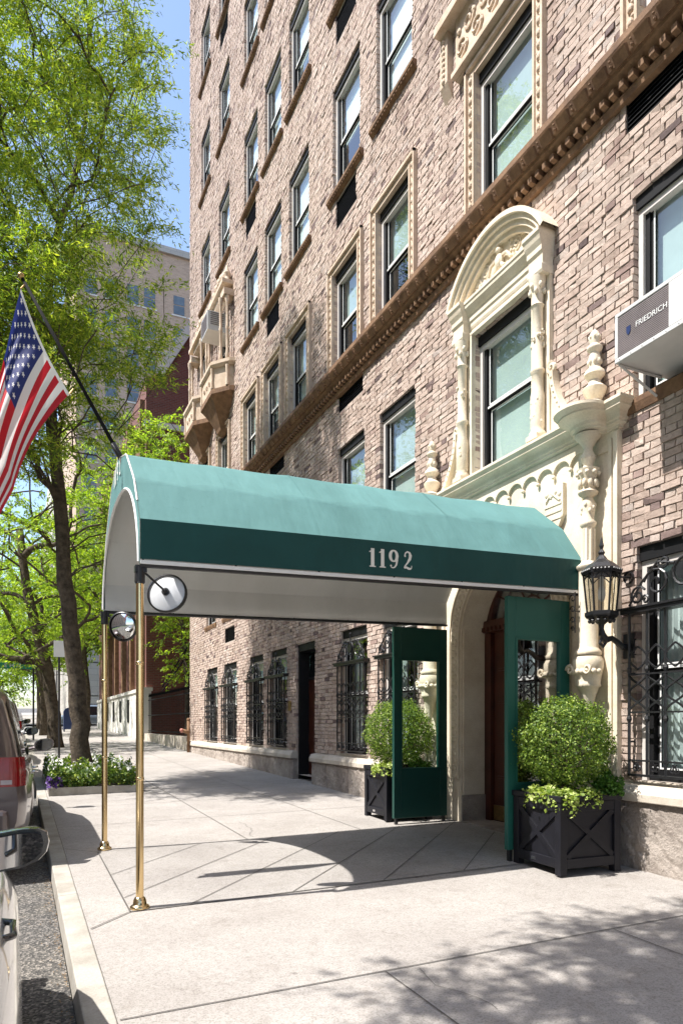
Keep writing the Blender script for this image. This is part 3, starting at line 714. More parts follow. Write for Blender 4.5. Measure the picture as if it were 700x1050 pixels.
# flanking columns on corbels
def column(yc):
    q = MB(); c = (PX-.10, yc, 0)
    q.lathe([(.10, 1.92), (.12, 1.94), (.12, 1.965), (.10, 1.99), (.09, 2.01), (.084, 2.70), (.09, 2.73), (.105, 2.745), (.105, 2.765), (.07, 2.79), (.056, 2.82), (.056, 3.12)], c, 20)
    for i in range(10):
        a = 2*math.pi*i/10; q.tube([(c[0]+.056*math.cos(a), yc+.056*math.sin(a), 2.82), (c[0]+.056*math.cos(a), yc+.056*math.sin(a), 3.11)], .010, 4)
    q.lathe([(.056, 3.12), (.072, 3.14), (.075, 3.17), (.05, 3.20), (.062, 3.28), (.058, 3.36), (.04, 3.40), (.085, 3.43), (.092, 3.45), (.06, 3.48), (.07, 3.58), (.10, 3.64), (.105, 3.66), (.05, 3.68), (.045, 3.71), (.062, 3.75), (.064, 3.79), (.045, 3.83), (.04, 3.86), (.085, 3.93), (.12, 3.965), (.12, 3.985)], c, 16)
    for i in range(9):
        a = 2*math.pi*i/9; q.ball((c[0]+.078*math.cos(a), yc+.078*math.sin(a), 3.53), .022, 5, sz=1.9); q.ball((c[0]+.095*math.cos(a+.35), yc+.095*math.sin(a+.35), 3.62), .022, 5); q.ball((c[0]+.056*math.cos(a), yc+.056*math.sin(a), 3.27+.03*(i % 3)), .018, 5, sz=1.5); q.ball((c[0]+.052*math.cos(a), yc+.052*math.sin(a), 3.77), .018, 5, sz=1.5)
    col = autosmooth(q.build('column', M['cream'], portal), 50)
    q = MB(); q.lathe([(.002, 1.30), (.02, 1.33), (.035, 1.42), (.07, 1.56), (.095, 1.63), (.12, 1.65), (.11, 1.67), (.12, 1.74), (.14, 1.82), (.14, 1.88), (.12, 1.92)], c, 18)
    for i in range(9):
        a = math.pi/2+math.pi*i/8; q.ball((c[0]+.125*math.cos(a), yc+.125*math.sin(a), 1.78), .030, 6); 
    for t in (-1, 1):
        sp = spiral(yc+t*.11, 1.80, .05, .012, 1.3, 0, 14, t); q.tube([(c[0]-.12, a, b_) for a, b_ in sp], .014, 5)
    q.build('corbel', M['cream'], col, smooth=True)
column(YC-1.37); column(YC+1.37)
# pilaster strips behind the columns
for yc in (YC-1.37, YC+1.37):
    q = MB(); q.box(PX-.018, PX+.001, yc-.20, yc-.16, .95, 3.9); q.box(PX-.018, PX+.001, yc+.16, yc+.20, .95, 3.9); q.box(PX-.014, PX+.001, yc-.16, yc+.16, 3.80, 3.86); q.box(*((PX-.02, PX+.002, L0+.002, L0+.05, .1, 3.95) if yc < YC else (PX-.02, PX+.002, L1-.05, L1-.002, .1, 3.95)))
    q.build('pilaster_moulding', M['cream'], portal)
# urns
for yc in (YC-1.40, YC+1.40):
    q = MB(); q.lathe([(.11, 4.20), (.11, 4.24), (.09, 4.27), (.06, 4.30), (.10, 4.37), (.11, 4.41), (.065, 4.45), (.05, 4.49), (.095, 4.54), (.09, 4.57), (.05, 4.61), (.06, 4.68), (.04, 4.75), (.07, 4.78), (.07, 4.80), (.04, 4.83), (.055, 4.89), (.035, 4.94), (.005, 4.97)], (WX-.10, yc, 0), 16)
    for i in range(8):
        a = 2*math.pi*i/8; q.ball((WX-.10+.052*math.cos(a), yc+.052*math.sin(a), 4.66), .018, 5, sz=1.6); q.ball((WX-.10+.045*math.cos(a), yc+.045*math.sin(a), 4.89), .015, 5, sz=1.5)
    autosmooth(q.build('urn', M['cream'], portal), 45)
# window frame, columns, entablature, pediment
YW = 6.29; wy0, wy1 = 5.76, 6.82
q = MB(); q.box(WX-.05, WX+.10, wy0-.26, wy0, 4.215, 5.93); q.box(WX-.05, WX+.10, wy1, wy1+.26, 4.215, 5.93)
q.box(WX-.06, WX+.10, wy0-.26, wy1+.26, 5.93, 6.02)
for t in (0, 1): q.box(WX-.075, WX-.048, (wy0-.03 if t == 0 else wy1), (wy0 if t == 0 else wy1+.03), 4.215, 5.93); q.box(WX-.062, WX-.049, *((wy0-.26, wy0-.22) if t == 0 else (wy1+.22, wy1+.26)), 4.215, 5.93)
q.box(WX-.078, WX-.061, wy0-.03, wy1+.03, 5.932, 5.96)
wf = q.build('window_frame', M['cream'], portal)
def box_prof(mb, prof, ya, yb, k_=.5):
    V = []; n_ = 4
    for off, z in prof: V += [(WX+.02, ya-off*k_, z), (WX-off, ya-off*k_, z), (WX-off, yb+off*k_, z), (WX+.02, yb+off*k_, z)]
    mb.add(V, [(j*n_+i, (j+1)*n_+i, (j+1)*n_+i+1, j*n_+i+1) for j in range(len(prof)-1) for i in range(n_-1)]+[tuple(range((len(prof)-1)*n_, len(prof)*n_)), tuple(range(n_))[::-1]])
q = MB(); EP = [(.065, 6.0), (.075, 6.03), (.075, 6.07), (.09, 6.09), (.09, 6.15), (.11, 6.17), (.13, 6.20), (.15, 6.23), (.155, 6.27), (.165, 6.275), (.165, 6.305), (.0, 6.315)]
box_prof(q, EP, YW-.72, YW+.72)
for yc in (YW-.69, YW+.69): box_prof(q, [(.16, 5.885), (.17, 5.91), (.17, 5.96), (.155, 5.98), (.155, 6.07), (.175, 6.10), (.175, 6.15), (.20, 6.20), (.215, 6.25), (.23, 6.27), (.23, 6.308), (.1, 6.312)], yc-.06, yc+.06, .3)
q.build('entablature', M['cream'], portal)
q = MB(); HWp, RS = .85, .53; Rr = (HWp**2+RS**2)/(2*RS); zc = 6.31+RS-Rr
def arc2(rr, n_=30):
    h_ = 6.31-zc; a0 = math.asin(min(.98, max(-.98, h_/rr))); return [(YW-rr*math.cos(a0+(math.pi-2*a0)*i/n_), zc+rr*math.sin(a0+(math.pi-2*a0)*i/n_)) for i in range(n_+1)]
for (dd, wd, xa) in ((.0, .045, WX-.22), (.045, .055, WX-.185), (.10, .05, WX-.15), (.15, .06, WX-.11)): ribbon(q, arc2(Rr-dd), wd+.004, xa, WX)
q.build('pediment', M['cream'], portal)
q = MB(); inn = arc2(Rr-.17); q.add([(WX-.05, y, z) for y, z in inn], [tuple(range(len(inn)))])
ty = q.build('tympanum', M['cream'], portal); q = MB(); xx = WX-.055; rr_ = random.Random(5)
q.ball((xx-.02, YW, 6.48), .06, 8, sx=.8, sz=1.5); q.ball((xx-.03, YW, 6.60), .038, 8)
q.tube([(xx-.02, YW-.05, 6.53), (xx-.035, YW-.14, 6.50), (xx-.02, YW-.2, 6.42)], .02, 6); q.tube([(xx-.02, YW+.05, 6.53), (xx-.035, YW+.14, 6.50), (xx-.02, YW+.2, 6.42)], .02, 6)
q.tube([(xx-.02, YW-.03, 6.44), (xx-.035, YW-.1, 6.38), (xx-.02, YW-.07, 6.32)], .024, 6); q.tube([(xx-.02, YW+.03, 6.44), (xx-.035, YW+.1, 6.38), (xx-.02, YW+.07, 6.32)], .024, 6)
for t in (-1, 1):
    for (dy, dz, r0) in ((.28, .20, .075), (.42, .12, .07), (.54, .06, .045), (.24, .07, .05), (.16, .30, .04)):
        sp = spiral(YW+t*dy, 6.33+dz, r0, .010, 1.6, t*1.2, 18, t); q.tube([(xx, a, b_) for a, b_ in sp], .011, 5)
for i in range(60):
    a = rr_.uniform(-.6, .6); zm = .36-.85*a*a; q.ball((xx, YW+a, 6.33+rr_.random()*max(.03, zm)), rr_.uniform(.010, .022), 5, sx=.7)
q.build('relief', M['cream'], ty)
def wcol(yc):
    q = MB(); c = (WX-.11, yc, 0); U = 4.21
    q.box(c[0]-.085, c[0]+.085, yc-.085, yc+.085, U, U+.05)
    q.lathe([(.085, U+.05), (.085, U+.08), (.065, U+.11), (.072, U+.14), (.072, U+.47), (.06, U+.52), (.058, U+.68), (.072, U+.70), (.072, U+.73), (.056, U+.75), (.054, U+1.37), (.07, U+1.39), (.056, U+1.41), (.06, U+1.50), (.085, U+1.62), (.09, U+1.675)], c, 18)
    for z0_, z1_, k in ((U+.12, U+.5, 34), (U+.96, U+1.14, 22)):
        for i in range(k):
            a = rr_.uniform(0, 6.28); q.ball((c[0]+.062*math.cos(a), yc+.062*math.sin(a), rr_.uniform(z0_, z1_)), rr_.uniform(.008, .02), 5, sz=1.5)
    for i in range(10):
        a = 2*math.pi*i/10; q.ball((c[0]+.075*math.cos(a), yc+.075*math.sin(a), U+1.52+.06*(i % 2)), .022, 5, sz=1.5)
    autosmooth(q.build('colonnette', M['cream'], portal), 50)
wcol(YW-.67); wcol(YW+.67)
# side scrolls
for t in (-1, 1):
    yb = YW+t*.82; q = MB(); n_ = 20; pts = []
    for i in range(n_+1):
        s_ = i/n_; pts.append((yb+t*(.03+.30*(s_)**1.5), 4.86-.64*s_**.75))
    ribbon(q, pts, .05, WX-.10, WX+.02)
    sp = spiral(yb+t*.02, 4.90, .065, .012, 1.4, math.pi*.5, 18, t); q.tube([(WX-.07, a, b_) for a, b_ in sp], .024, 6)
    q.add([(WX-.04, *p) for p in pts]+[(WX-.04, yb-t*.06, 4.22), (WX-.04, yb-t*.06, 4.88)], [tuple(range(n_+3))])
    for i in range(1, n_, 2): q.ball((WX-.10, pts[i][0], pts[i][1]), .013, 5)
    q.build('scroll', M['cream'], portal)

# ---- entrance door in the arch
q = MB(); X = DX
q.box(X, X+.08, YC-HW, YC-HW+.12, .1, 2.45); q.box(X, X+.08, YC+HW-.12, YC+HW, .1, 2.45); q.box(X-.04, X+.1, YC-HW, YC+HW, 2.42, 2.56)
for i in range(24): q.box(X-.055, X-.04, YC-HW+.03+i*.078, YC-HW+.07+i*.078, 2.43, 2.48)
ribbon(q, arch_pts(HW-.06, 2.56-.08)[0:], .12, X, X+.08)
dr = q.build('entrance_door', M['wood'], bld)
q = MB(); 
for t in (-1, 1):
    ya, yb = sorted((YC+t*.01, YC+t*(HW-.13))); q.box(X+.05, X+.09, ya, yb, .1, 2.42)
    for z0_, z1_ in ((.34, .66), (.74, 1.06), (1.14, 1.46), (1.54, 1.86), (1.94, 2.30)):
        for (pa, pb_) in ((ya+.07, (ya+yb)/2-.03), ((ya+yb)/2+.03, yb-.07)):
            q.box(X+.036, X+.05, pa, pb_, z0_, z1_); q.box(X+.026, X+.036, pa+.03, pb_-.03, z0_+.03, z1_-.03)
q.build('door_leaf', M['wood'], dr)
q = MB()
for t in (-1, 1): ya, yb = sorted((YC+t*.02, YC+t*(HW-.14))); q.box(X+.03, X+.048, ya, yb, .12, .30)
q.build('kick_plate', M['brass_dull'], dr)
q = MB(); q.tube([(X-.02, YC+.07, 1.0), (X-.05, YC+.07, 1.05), (X-.05, YC+.07, 1.3), (X-.02, YC+.07, 1.35)], .012, 6); q.build('handle', M['brass'], dr)
q = MB(); fan = arch_pts(HW-.12, 2.50); q.add([(X+.05, *p) for p in fan]+[(X+.05, YC+HW-.12, 2.5)], [tuple(range(len(fan)))]); q.build('fanlight', M['glass'], dr)
q = MB()
for i in range(1, 6): a = math.pi*i/6; q.tube([(X+.04, YC+.2*math.cos(a), 2.56+.2*math.sin(a)), (X+.04, YC+(HW-.1)*math.cos(a), 2.5+(HW-.1)*math.sin(a))], .012, 5)
q.tube([(X+.04, YC+.2*math.cos(a), 2.56+.2*math.sin(a)) for a in np.linspace(0, math.pi, 12)], .012, 5)
q.tube([(X+.04, YC+.5*math.cos(a), 2.53+.5*math.sin(a)) for a in np.linspace(0, math.pi, 16)], .012, 5); q.build('fanlight_bar', M['wood'], dr)
q = MB(); q.box(DX+.10, X1+.41, YC-HW-.1, YC+HW+.1, -.2, 3.6); q.box(PX, DX+.1, YC-HW, YC+HW, -.2, G(4.9, 6)+.035); q.build('threshold', M['granite'], dr)
# service door
q = MB(); ya, yb = 11.78, 12.70
q.box(WX+.02, WX+.30, ya, ya+.06, .1, 2.83); q.box(WX+.02, WX+.30, yb-.06, yb, .1, 2.83); q.box(WX+.02, WX+.30, ya+.06, yb-.06, 2.70, 2.83); q.box(WX+.2, WX+.26, ya+.06, yb-.06, 2.15, 2.2)
sd = q.build('side_door', M['black'], bld)
q = MB(); q.box(WX+.22, WX+.26, ya+.061, yb-.061, .1, 2.15)
for zz in (.3, 1.2): q.box(WX+.205, WX+.22, ya+.15, yb-.15, zz, zz+.75)
q.build('door_leaf', M['wood'], sd); q = MB(); q.box(WX+.23, WX+.24, ya+.061, yb-.061, 2.2, 2.7); q.build('pane', M['glass'], sd)
q = MB(); q.box(PX, WX+.3, 11.772, 12.708, 0, .17); q.build('step', M['granite'], sd)
q = MB(); q.box(WX-.03, WX-.012, 13.0, 13.16, 1.55, 1.75); q.build('name_plate', M['brass_dull'], bld)

# ---- iron window grilles
def grille(ya, yb, z0=.84, z1=2.26):
    q = MB(); x = WX-.075; w_ = yb-ya; ya -= .03; yb += .03; n_ = 7
    def B(p, r_=.012, n=5): q.tube(p, r_, n)
    q.box(x-.045, WX+.02, ya-.06, yb+.06, z1, z1+.035); q.box(x-.06, WX+.01, ya-.08, yb+.08, z1+.036, z1+.055)
    q.box(x-.02, x+.012, ya, yb, z0, z0+.02); q.box(x-.015, x+.01, ya, yb, z0+.13, z0+.145)
    for zz in (z0+.55, z0+.88): q.box(x-.012, x+.012, ya, yb, zz, zz+.014)
    sp_ = (yb-ya)/(n_-1)
    for i in range(n_):
        y = ya+i*sp_; B([(x, y, z0+.02), (x, y, z1)], .012 if 0 < i < n_-1 else .014)
        for zz in (z0+.50, z0+.93): q.ball((x, y, zz), .024, 4, sz=1.4)
    for i in range(n_-1):
        for s_ in (-1, 1):
            yc = ya+(i+.5)*sp_; pts = [(x, yc+s_*sp_*.5*math.cos(math.pi*2*t/14), z0+.56+.33*t/14) for t in range(15)]; B(pts, .010, 4)
            pts = [(x, yc+s_*sp_*.5*math.sin(math.pi*t/8), z0+.93+.2*t/8) for t in range(9)]; B(pts, .009, 4)
            sp = spiral(yc+s_*.02, z0+.075, .042, .008, 1.2, math.pi*.5, 10, s_); B([(x-.01, a, b_) for a, b_ in sp], .007, 4)
    yc = (ya+yb)/2; zt = z1+.055; k = (yb-ya)/1.1
    B([(x, yc+math.cos(a)*.11*k, zt+.22*k+math.sin(a)*.11*k) for a in np.linspace(0, 2*math.pi, 18)], .012)
    B([(x, yc, zt+.33*k), (x, yc, zt+.46*k)], .01); q.ball((x, yc, zt+.47*k), .025, 6); q.lathe([(.001, -.02), (.075*k, -.02), (.075*k, .01), (.001, .012)], (x-.0, yc, zt+.22*k), 12, 'x')
    for s_ in (-1, 1):
        for (dy, dz, r0, tn, hd, st) in ((.27, .17, .13, 1.6, 1, .2), (.46, .09, .085, 1.5, -1, 2.6), (.20, .33, .06, 1.3, -1, 0.5), (.38, .05, .04, 1.2, 1, 0)):
            sp = spiral(0, zt+dz*k, r0*k, .012, tn, st, 18, hd); B([(x, yc+s_*(dy*k+a), b_) for a, b_ in sp], .011, 5)
        B([(x, yc+s_*.1*k, zt+.3*k), (x, yc+s_*.26*k, zt+.34*k), (x, yc+s_*.42*k, zt+.2*k), (x, yc+s_*.55*k, zt+.02)], .011, 5)
    for y in (ya, yb):
        for zz in (z0+.3, z0+.9): B([(x, y, zz), (WX+.02, y, zz)], .012, 4)
    return q.build('window_grille', M['iron'], bld)
for (a, b_) in GF[:6]: grille(a, b_)
grille(GF[6][0], GF[6][1]); grille(GF[7][0], GF[7][1])

# ------------------------------------------------------------ awning
AY0, AY1, AX0, AX1 = 4.95, 7.25, .76, 4.80
awn = thing('entrance_awning', (.76, 6.1, G(.76, 6.1)), 'long teal barrel awning numbered 1192 from the kerb to the stone doorway, on brass posts', 'awning')
PR = [(AY0, 0), (AY0, .31), (5.22, .68), (5.62, 1.0), (6.1, 1.13), (6.58, 1.0), (6.98, .68), (AY1, .31), (AY1, 0)]
def az(x): return 2.41+.0275*(x-AX0)
def awn_loft(prof, xs, sag=.012, inset=0):
    V = []
    for i, x in enumerate(xs):
        for (y, z) in prof: V.append((x, y, az(x)+z))
    n_ = len(prof); return V, [(i*n_+j, (i+1)*n_+j, (i+1)*n_+j+1, i*n_+j+1) for i in range(len(xs)-1) for j in range(n_-1)]
def roofprof(t0=.0):
    # fine profile following slightly rounded facets between bows
    P_ = PR[1:8]; C_ = [P_[0]]
    for i in range(1, len(P_)-1):      # each fold eased by a short curve over the bow
        a, m_, b_ = Vector(P_[i-1]), Vector(P_[i]), Vector(P_[i+1]); p, r_ = m_.lerp(a, .09), m_.lerp(b_, .09)
        for t in (0, .25, .5, .75, 1): C_.append(tuple(p*(1-t)**2+m_*2*t*(1-t)+r_*t*t))
    C_.append(P_[-1]); return C_
xs = [AX0+(AX1-AX0)*i/24 for i in range(25)]
rp = roofprof(); V = []; n_ = len(rp)
for i, x in enumerate(xs):
    for j, (y, z) in enumerate(rp):
        sag = .010*abs(math.sin(math.pi*i/4))*(0 if j in (0, n_-1) else 1)+.003*math.sin(i*1.7+j*.9)*(0 if j in (0, n_-1) else 1)
        V.append((x, y, az(x)+z-sag))
q = MB(); q.add(V, [(i*n_+j, (i+1)*n_+j, (i+1)*n_+j+1, i*n_+j+1) for i in range(24) for j in range(n_-1)])
cn = q.build('canopy', M['teal'], awn)
V_canopy, n_can = V, n_; sm = cn.modifiers.new('s', 'SOLIDIFY'); sm.thickness = .006
# valances
for y, s_ in ((AY0-.004, 1), (AY1+.004, 1)):
    q = MB()
    for i in range(24):
        x0_, x1_ = xs[i], xs[i+1]; q.quad((x0_, y, az(x0_)+.035), (x1_, y, az(x1_)+.035), (x1_, y, az(x1_)+.315), (x0_, y, az(x0_)+.315))
    q.build('valance', M['teal_shaded'], awn)
for y in (AY0-.012, AY1+.004):
    q = MB()
    q.add([(x, y+dy, az(x)+dz) for x in (AX0, AX1) for dy, dz in ((0, 0), (.008, 0), (.008, .026), (0, .026))], [(0, 1, 2, 3)[::-1], (4, 5, 6, 7), (0, 4, 5, 1), (1, 5, 6, 2), (2, 6, 7, 3), (3, 7, 4, 0)]); q.build('trim', M['trim_white'], awn)
# front end panel with arched opening
full = [(y, z) for y, z in PR]; nI = 36
def dens(P_, n_):
    L_ = [0]
    for a, b_ in zip(P_, P_[1:]): L_.append(L_[-1]+math.dist(a, b_))
    out = []
    for i in range(n_+1):
        t = L_[-1]*i/n_; j = max(k for k in range(len(L_)-1) if L_[k] <= t+1e-9); u = (t-L_[j])/(L_[j+1]-L_[j]); out.append((P_[j][0]+(P_[j+1][0]-P_[j][0])*u, P_[j][1]+(P_[j+1][1]-P_[j][1])*u))
    return out
op = dens(full, 48)
ip = []
for i in range(49):
    a = math.pi*(i/48); c_, s_ = math.cos(a), math.sin(a); ip.append((6.1-1.13*math.copysign(abs(c_)**.85, c_), .02+.76*abs(s_)**1.05))
q = MB(); q.add([(AX0-.004, y, az(AX0)+z) for y, z in op]+[(AX0-.004, y, az(AX0)+z) for y, z in ip], [(i, i+1, 49+i+1, 49+i) for i in range(48)])
ep = q.build('end_panel', M['teal'], awn)
q = MB(); q.tube([(AX0-.008, y, az(AX0)+z) for y, z in ip], .011, 5); q.tube([(AX0-.002, y, az(AX0)+z) for y, z in op[7:-7]], .007, 5); q.build('piping', M['trim_white'], ep)
# liner
q = MB(); LP = [(y+(.02 if y < 6 else -.02 if y > 6.2 else 0), z-.03 if z > .5 else z) for y, z in PR]
LP = [(AY0+.035, .012)] + [(y+(.03 if y < 6.1 else (-.03 if y > 6.1 else 0)), z-.045) for y, z in PR[1:8]] + [(AY1-.035, .012)]
V, F = awn_loft(LP, [AX0+.01+(AX1-AX0-.02)*i/6 for i in range(7)]); q.add(V, F); q.build('liner', M['liner'], awn)
q = MB()   # frame bows and bottom rails
for i in range(7):
    x = AX0+.02+(AX1-AX0-.04)*i/6; q.tube([(x, y+(.012 if y < 6.1 else (-.012 if y > 6.1 else 0)), az(x)+max(z-.022, -.0)) for y, z in PR], .008, 5)
for y in (AY0+.02, AY1-.02): q.tube([(AX0, y, az(AX0)-.006), (AX1, y, az(AX1)-.006)], .016, 6)
q.build('frame', M['iron'], awn)
# seam lines on valance / roof
for i in (8, 16):
    q = MB(); P_ = [Vector(p) for p in V_canopy[i*n_can:(i+1)*n_can]]; c0 = Vector((P_[0].x, 6.1, P_[0].z)); P_ = [p+(p-c0).normalized()*.004 for p in P_]
    q.add([tuple(p+Vector((dx, 0, dx*.0275))) for dx in (0, .014) for p in P_], [(k, k+1, n_can+k+1, n_can+k) for k in range(n_can-1)]); q.build('seam', M['teal'], awn)

# number: built from strokes
def stroke(mb, pts, ws, y, th=.003, closed=False):
    n_ = len(pts); L_ = []; Rr_ = []
    for i, p in enumerate(pts):
        a = Vector(pts[(i-1) % n_ if closed else max(i-1, 0)]); b_ = Vector(pts[(i+1) % n_ if closed else min(i+1, n_-1)]); d = (b_-a).normalized(); nn = Vector((-d.y, d.x))*ws[i]/2
        L_.append((p[0]+nn.x, p[1]+nn.y)); Rr_.append((p[0]-nn.x, p[1]-nn.y))
    m_ = n_ if closed else n_-1
    mb.add([(a, y, b_) for a, b_ in L_]+[(a, y, b_) for a, b_ in Rr_], [(i, (i+1) % n_, n_+(i+1) % n_, n_+i) for i in range(m_)])
def digit(mb, ch_, x, z, h_, y, sl):
    S = h_; T = lambda u, v: (x+u*S, z+v*S+sl*u*S)
    if ch_ == '1':
        stroke(mb, [T(.25, 0.03), T(.25, 1.0)], [.21*S]*2, y); stroke(mb, [T(.06, .03), T(.44, .03)], [.06*S]*2, y-.0006); stroke(mb, [T(.04, .80), T(.14, .84), T(.25, .97)], [.05*S, .07*S, .03*S], y-.0009)
    if ch_ == '9':
        pts = [T(.31+.21*math.cos(t), .68+.29*math.sin(t)) for t in np.linspace(0, 2*math.pi, 25)[:-1]]; ws = [(.07+.12*abs(math.cos(t)))*S for t in np.linspace(0, 2*math.pi, 25)[:-1]]; stroke(mb, pts, ws, y, closed=True)
        pts = [T(.52, .68), T(.52, .45), T(.47, .2), T(.36, .06), T(.24, .03), T(.14, .08)]; stroke(mb, pts, [s_*S for s_ in (.12, .13, .11, .08, .06, .05)], y-.0006); mb.lathe([(.001, -.001), (.055*S, -.001)], (*[T(.14, .14)[0], y-.0008, T(.14, .14)[1]],), 10, 'y')
    if ch_ == '2':
        pts = [T(.12, .72), T(.16, .88), T(.29, .97), T(.42, .92), T(.48, .77), T(.44, .58), T(.3, .36), T(.14, .17), T(.09, .06)]; stroke(mb, pts, [s_*S for s_ in (.08, .08, .09, .13, .19, .17, .10, .08, .08)], y)
        pts = [T(.09, .08), T(.22, .11), T(.36, .05), T(.48, .04), T(.55, .1), T(.56, .22)]; stroke(mb, pts, [s_*S for s_ in (.1, .12, .13, .11, .06, .04)], y-.0006); mb.lathe([(.001, -.001), (.055*S, -.001)], (T(.14, .72)[0], y-.0008, T(.14, .72)[1]), 10, 'y')
q = MB(); hx = 2.535
for ch_, adv in (('1', .081), ('1', .083), ('9', .118), ('2', .1)): digit(q, ch_, hx, az(hx)+.100, .150, AY0-.009, .0275); hx += adv*1.12
q.build('number', M['letter'], awn)
q = MB()
for (ch_, yc) in (('1', 6.33), ('1', 6.24), ('9', 6.13), ('2', 5.99)):
    m0 = MB(); digit(m0, ch_, 0, 0, .15, 0, 0); q.add([(AX0-.012, yc-p[0], az(AX0)+.94+p[2]) for p in m0.v], m0.f)
q.build('number', M['letter'], awn)
# posts
for y in (5.0, 7.22):
    x = .765; g = G(x, y); q = MB(); zt = az(x)
    q.lathe([(.027, g+.05), (.027, zt-.11)], (x, y, 0), 20)
    for zz in (g+.9, zt-.7): q.lathe([(.027, zz), (.030, zz+.004), (.030, zz+.02), (.027, zz+.024)], (x, y, 0), 20)
    po = q.build('post', M['brass'], awn, smooth=True)
    q = MB(); q.lathe([(.001, g+.0), (.068, g+.001), (.068, g+.018), (.055, g+.028), (.047, g+.034), (.046, g+.058), (.036, g+.078), (.028, g+.085)], (x, y, 0), 22); q.build('base_flange', M['brass'], po, smooth=True)
    q = MB(); q.lathe([(.030, zt-.13), (.036, zt-.12), (.036, zt-.01)], (x, y, 0), 14); q.box(x-.035, x+.045, y-.03, y+.03, zt-.05, zt-.004); q.build('bracket', M['iron'], po)
# side screens
def screen(y, x0, x1, zb, gt, gz0, gz1, gm, fm):
    q = MB(); zt = 2.46; fr = .07; ga, gb_ = x0+.09, x1-.10
    q.box(x0, ga, y-.025, y+.025, zb, zt); q.box(gb_, x1, y-.025, y+.025, zb, zt); q.box(ga, gb_, y-.025, y+.025, gz1, zt); q.box(ga, gb_, y-.02, y+.02, zb, gz0)
    o = q.build('side_screen', fm, awn, bevel=.004); q = MB()
    for (a, b_, c, d) in ((ga, gb_, gz0, gz0+.02), (ga, gb_, gz1-.02, gz1), (ga, ga+.02, gz0+.021, gz1-.021), (gb_-.02, gb_, gz0+.021, gz1-.021)): q.box(a, b_, y-.03, y+.03, c, d)
    q.build('glazing_bead', fm, o); q = MB(); q.box(ga+.01, gb_-.01, y-.003, y+.003, gz0+.01, gz1-.01); q.build('pane', gm, o)
    q = MB()
    for x in (x0+.04, x1-.04): q.box(x-.015, x+.015, y-.02, y+.02, G(x, y), zb)
    q.build('foot', M['iron'], o)
screen(7.25, 4.05, 4.80, .16, 0, .74, 2.08, M['panel_glass'], M['green'])
screen(5.08, 4.01, 4.74, .15, 0, .74, 2.09, M['panel_glass2'], M['green2'])
# convex mirrors on the posts
def cmirror(cx, cy, cz, px_, py_, nrm, label, back=True):
    t = thing('convex_mirror', (cx, cy, cz), label, 'mirror', 'round convex mirrors on the awning posts')
    d = Vector(nrm).normalized(); rot = d.to_track_quat('X', 'Z').to_matrix(); r_ = .135
    def tr(mb): mb.v = [tuple(rot @ Vector(p)+Vector((cx, cy, cz))) for p in mb.v]
    q = MB(); q.lathe([(r_, -.02), (r_+.012, -.012), (r_+.012, .012), (r_, .02)], (0, 0, 0), 32, 'x'); tr(q); q.build('rim', M['iron'], t, smooth=True)
    q = MB(); q.lathe([(.0005, .05), (r_*.35, .045), (r_*.7, .03), (r_, .005)], (0, 0, 0), 32, 'x'); tr(q); q.build('mirror_face', M['mirror'], t, smooth=True)
    q = MB(); q.lathe([(r_, -.008), (r_*.5, -.03), (.03, -.034), (.0005, -.034)], (0, 0, 0), 32, 'x'); tr(q); q.build('back_plate', M['grey_plate'], t, smooth=True)
    q = MB(); q.lathe([(.028, -.034), (.028, -.05), (.0005, -.052)], (0, 0, 0), 14, 'x'); q.ball((-.06, 0, 0), .018, 8); tr(q)
    c0 = rot @ Vector((-.06, 0, 0))+Vector((cx, cy, cz)); q.tube([tuple(c0), (px_, py_, cz+.14)], .008, 6); q.box(px_-.025, px_+.025, py_-.02, py_+.02, cz+.12, cz+.16); q.build('arm', M['iron'], t)
cmirror(.98, 5.13, 2.25, .765, 5.0, (.45, .85, -.15), 'nearer round mirror, seen from its grey and white back')
cmirror(.92, 7.05, 2.25, .765, 7.22, (-.55, -.75, -.15), 'farther round mirror, its dark reflecting face towards the street')

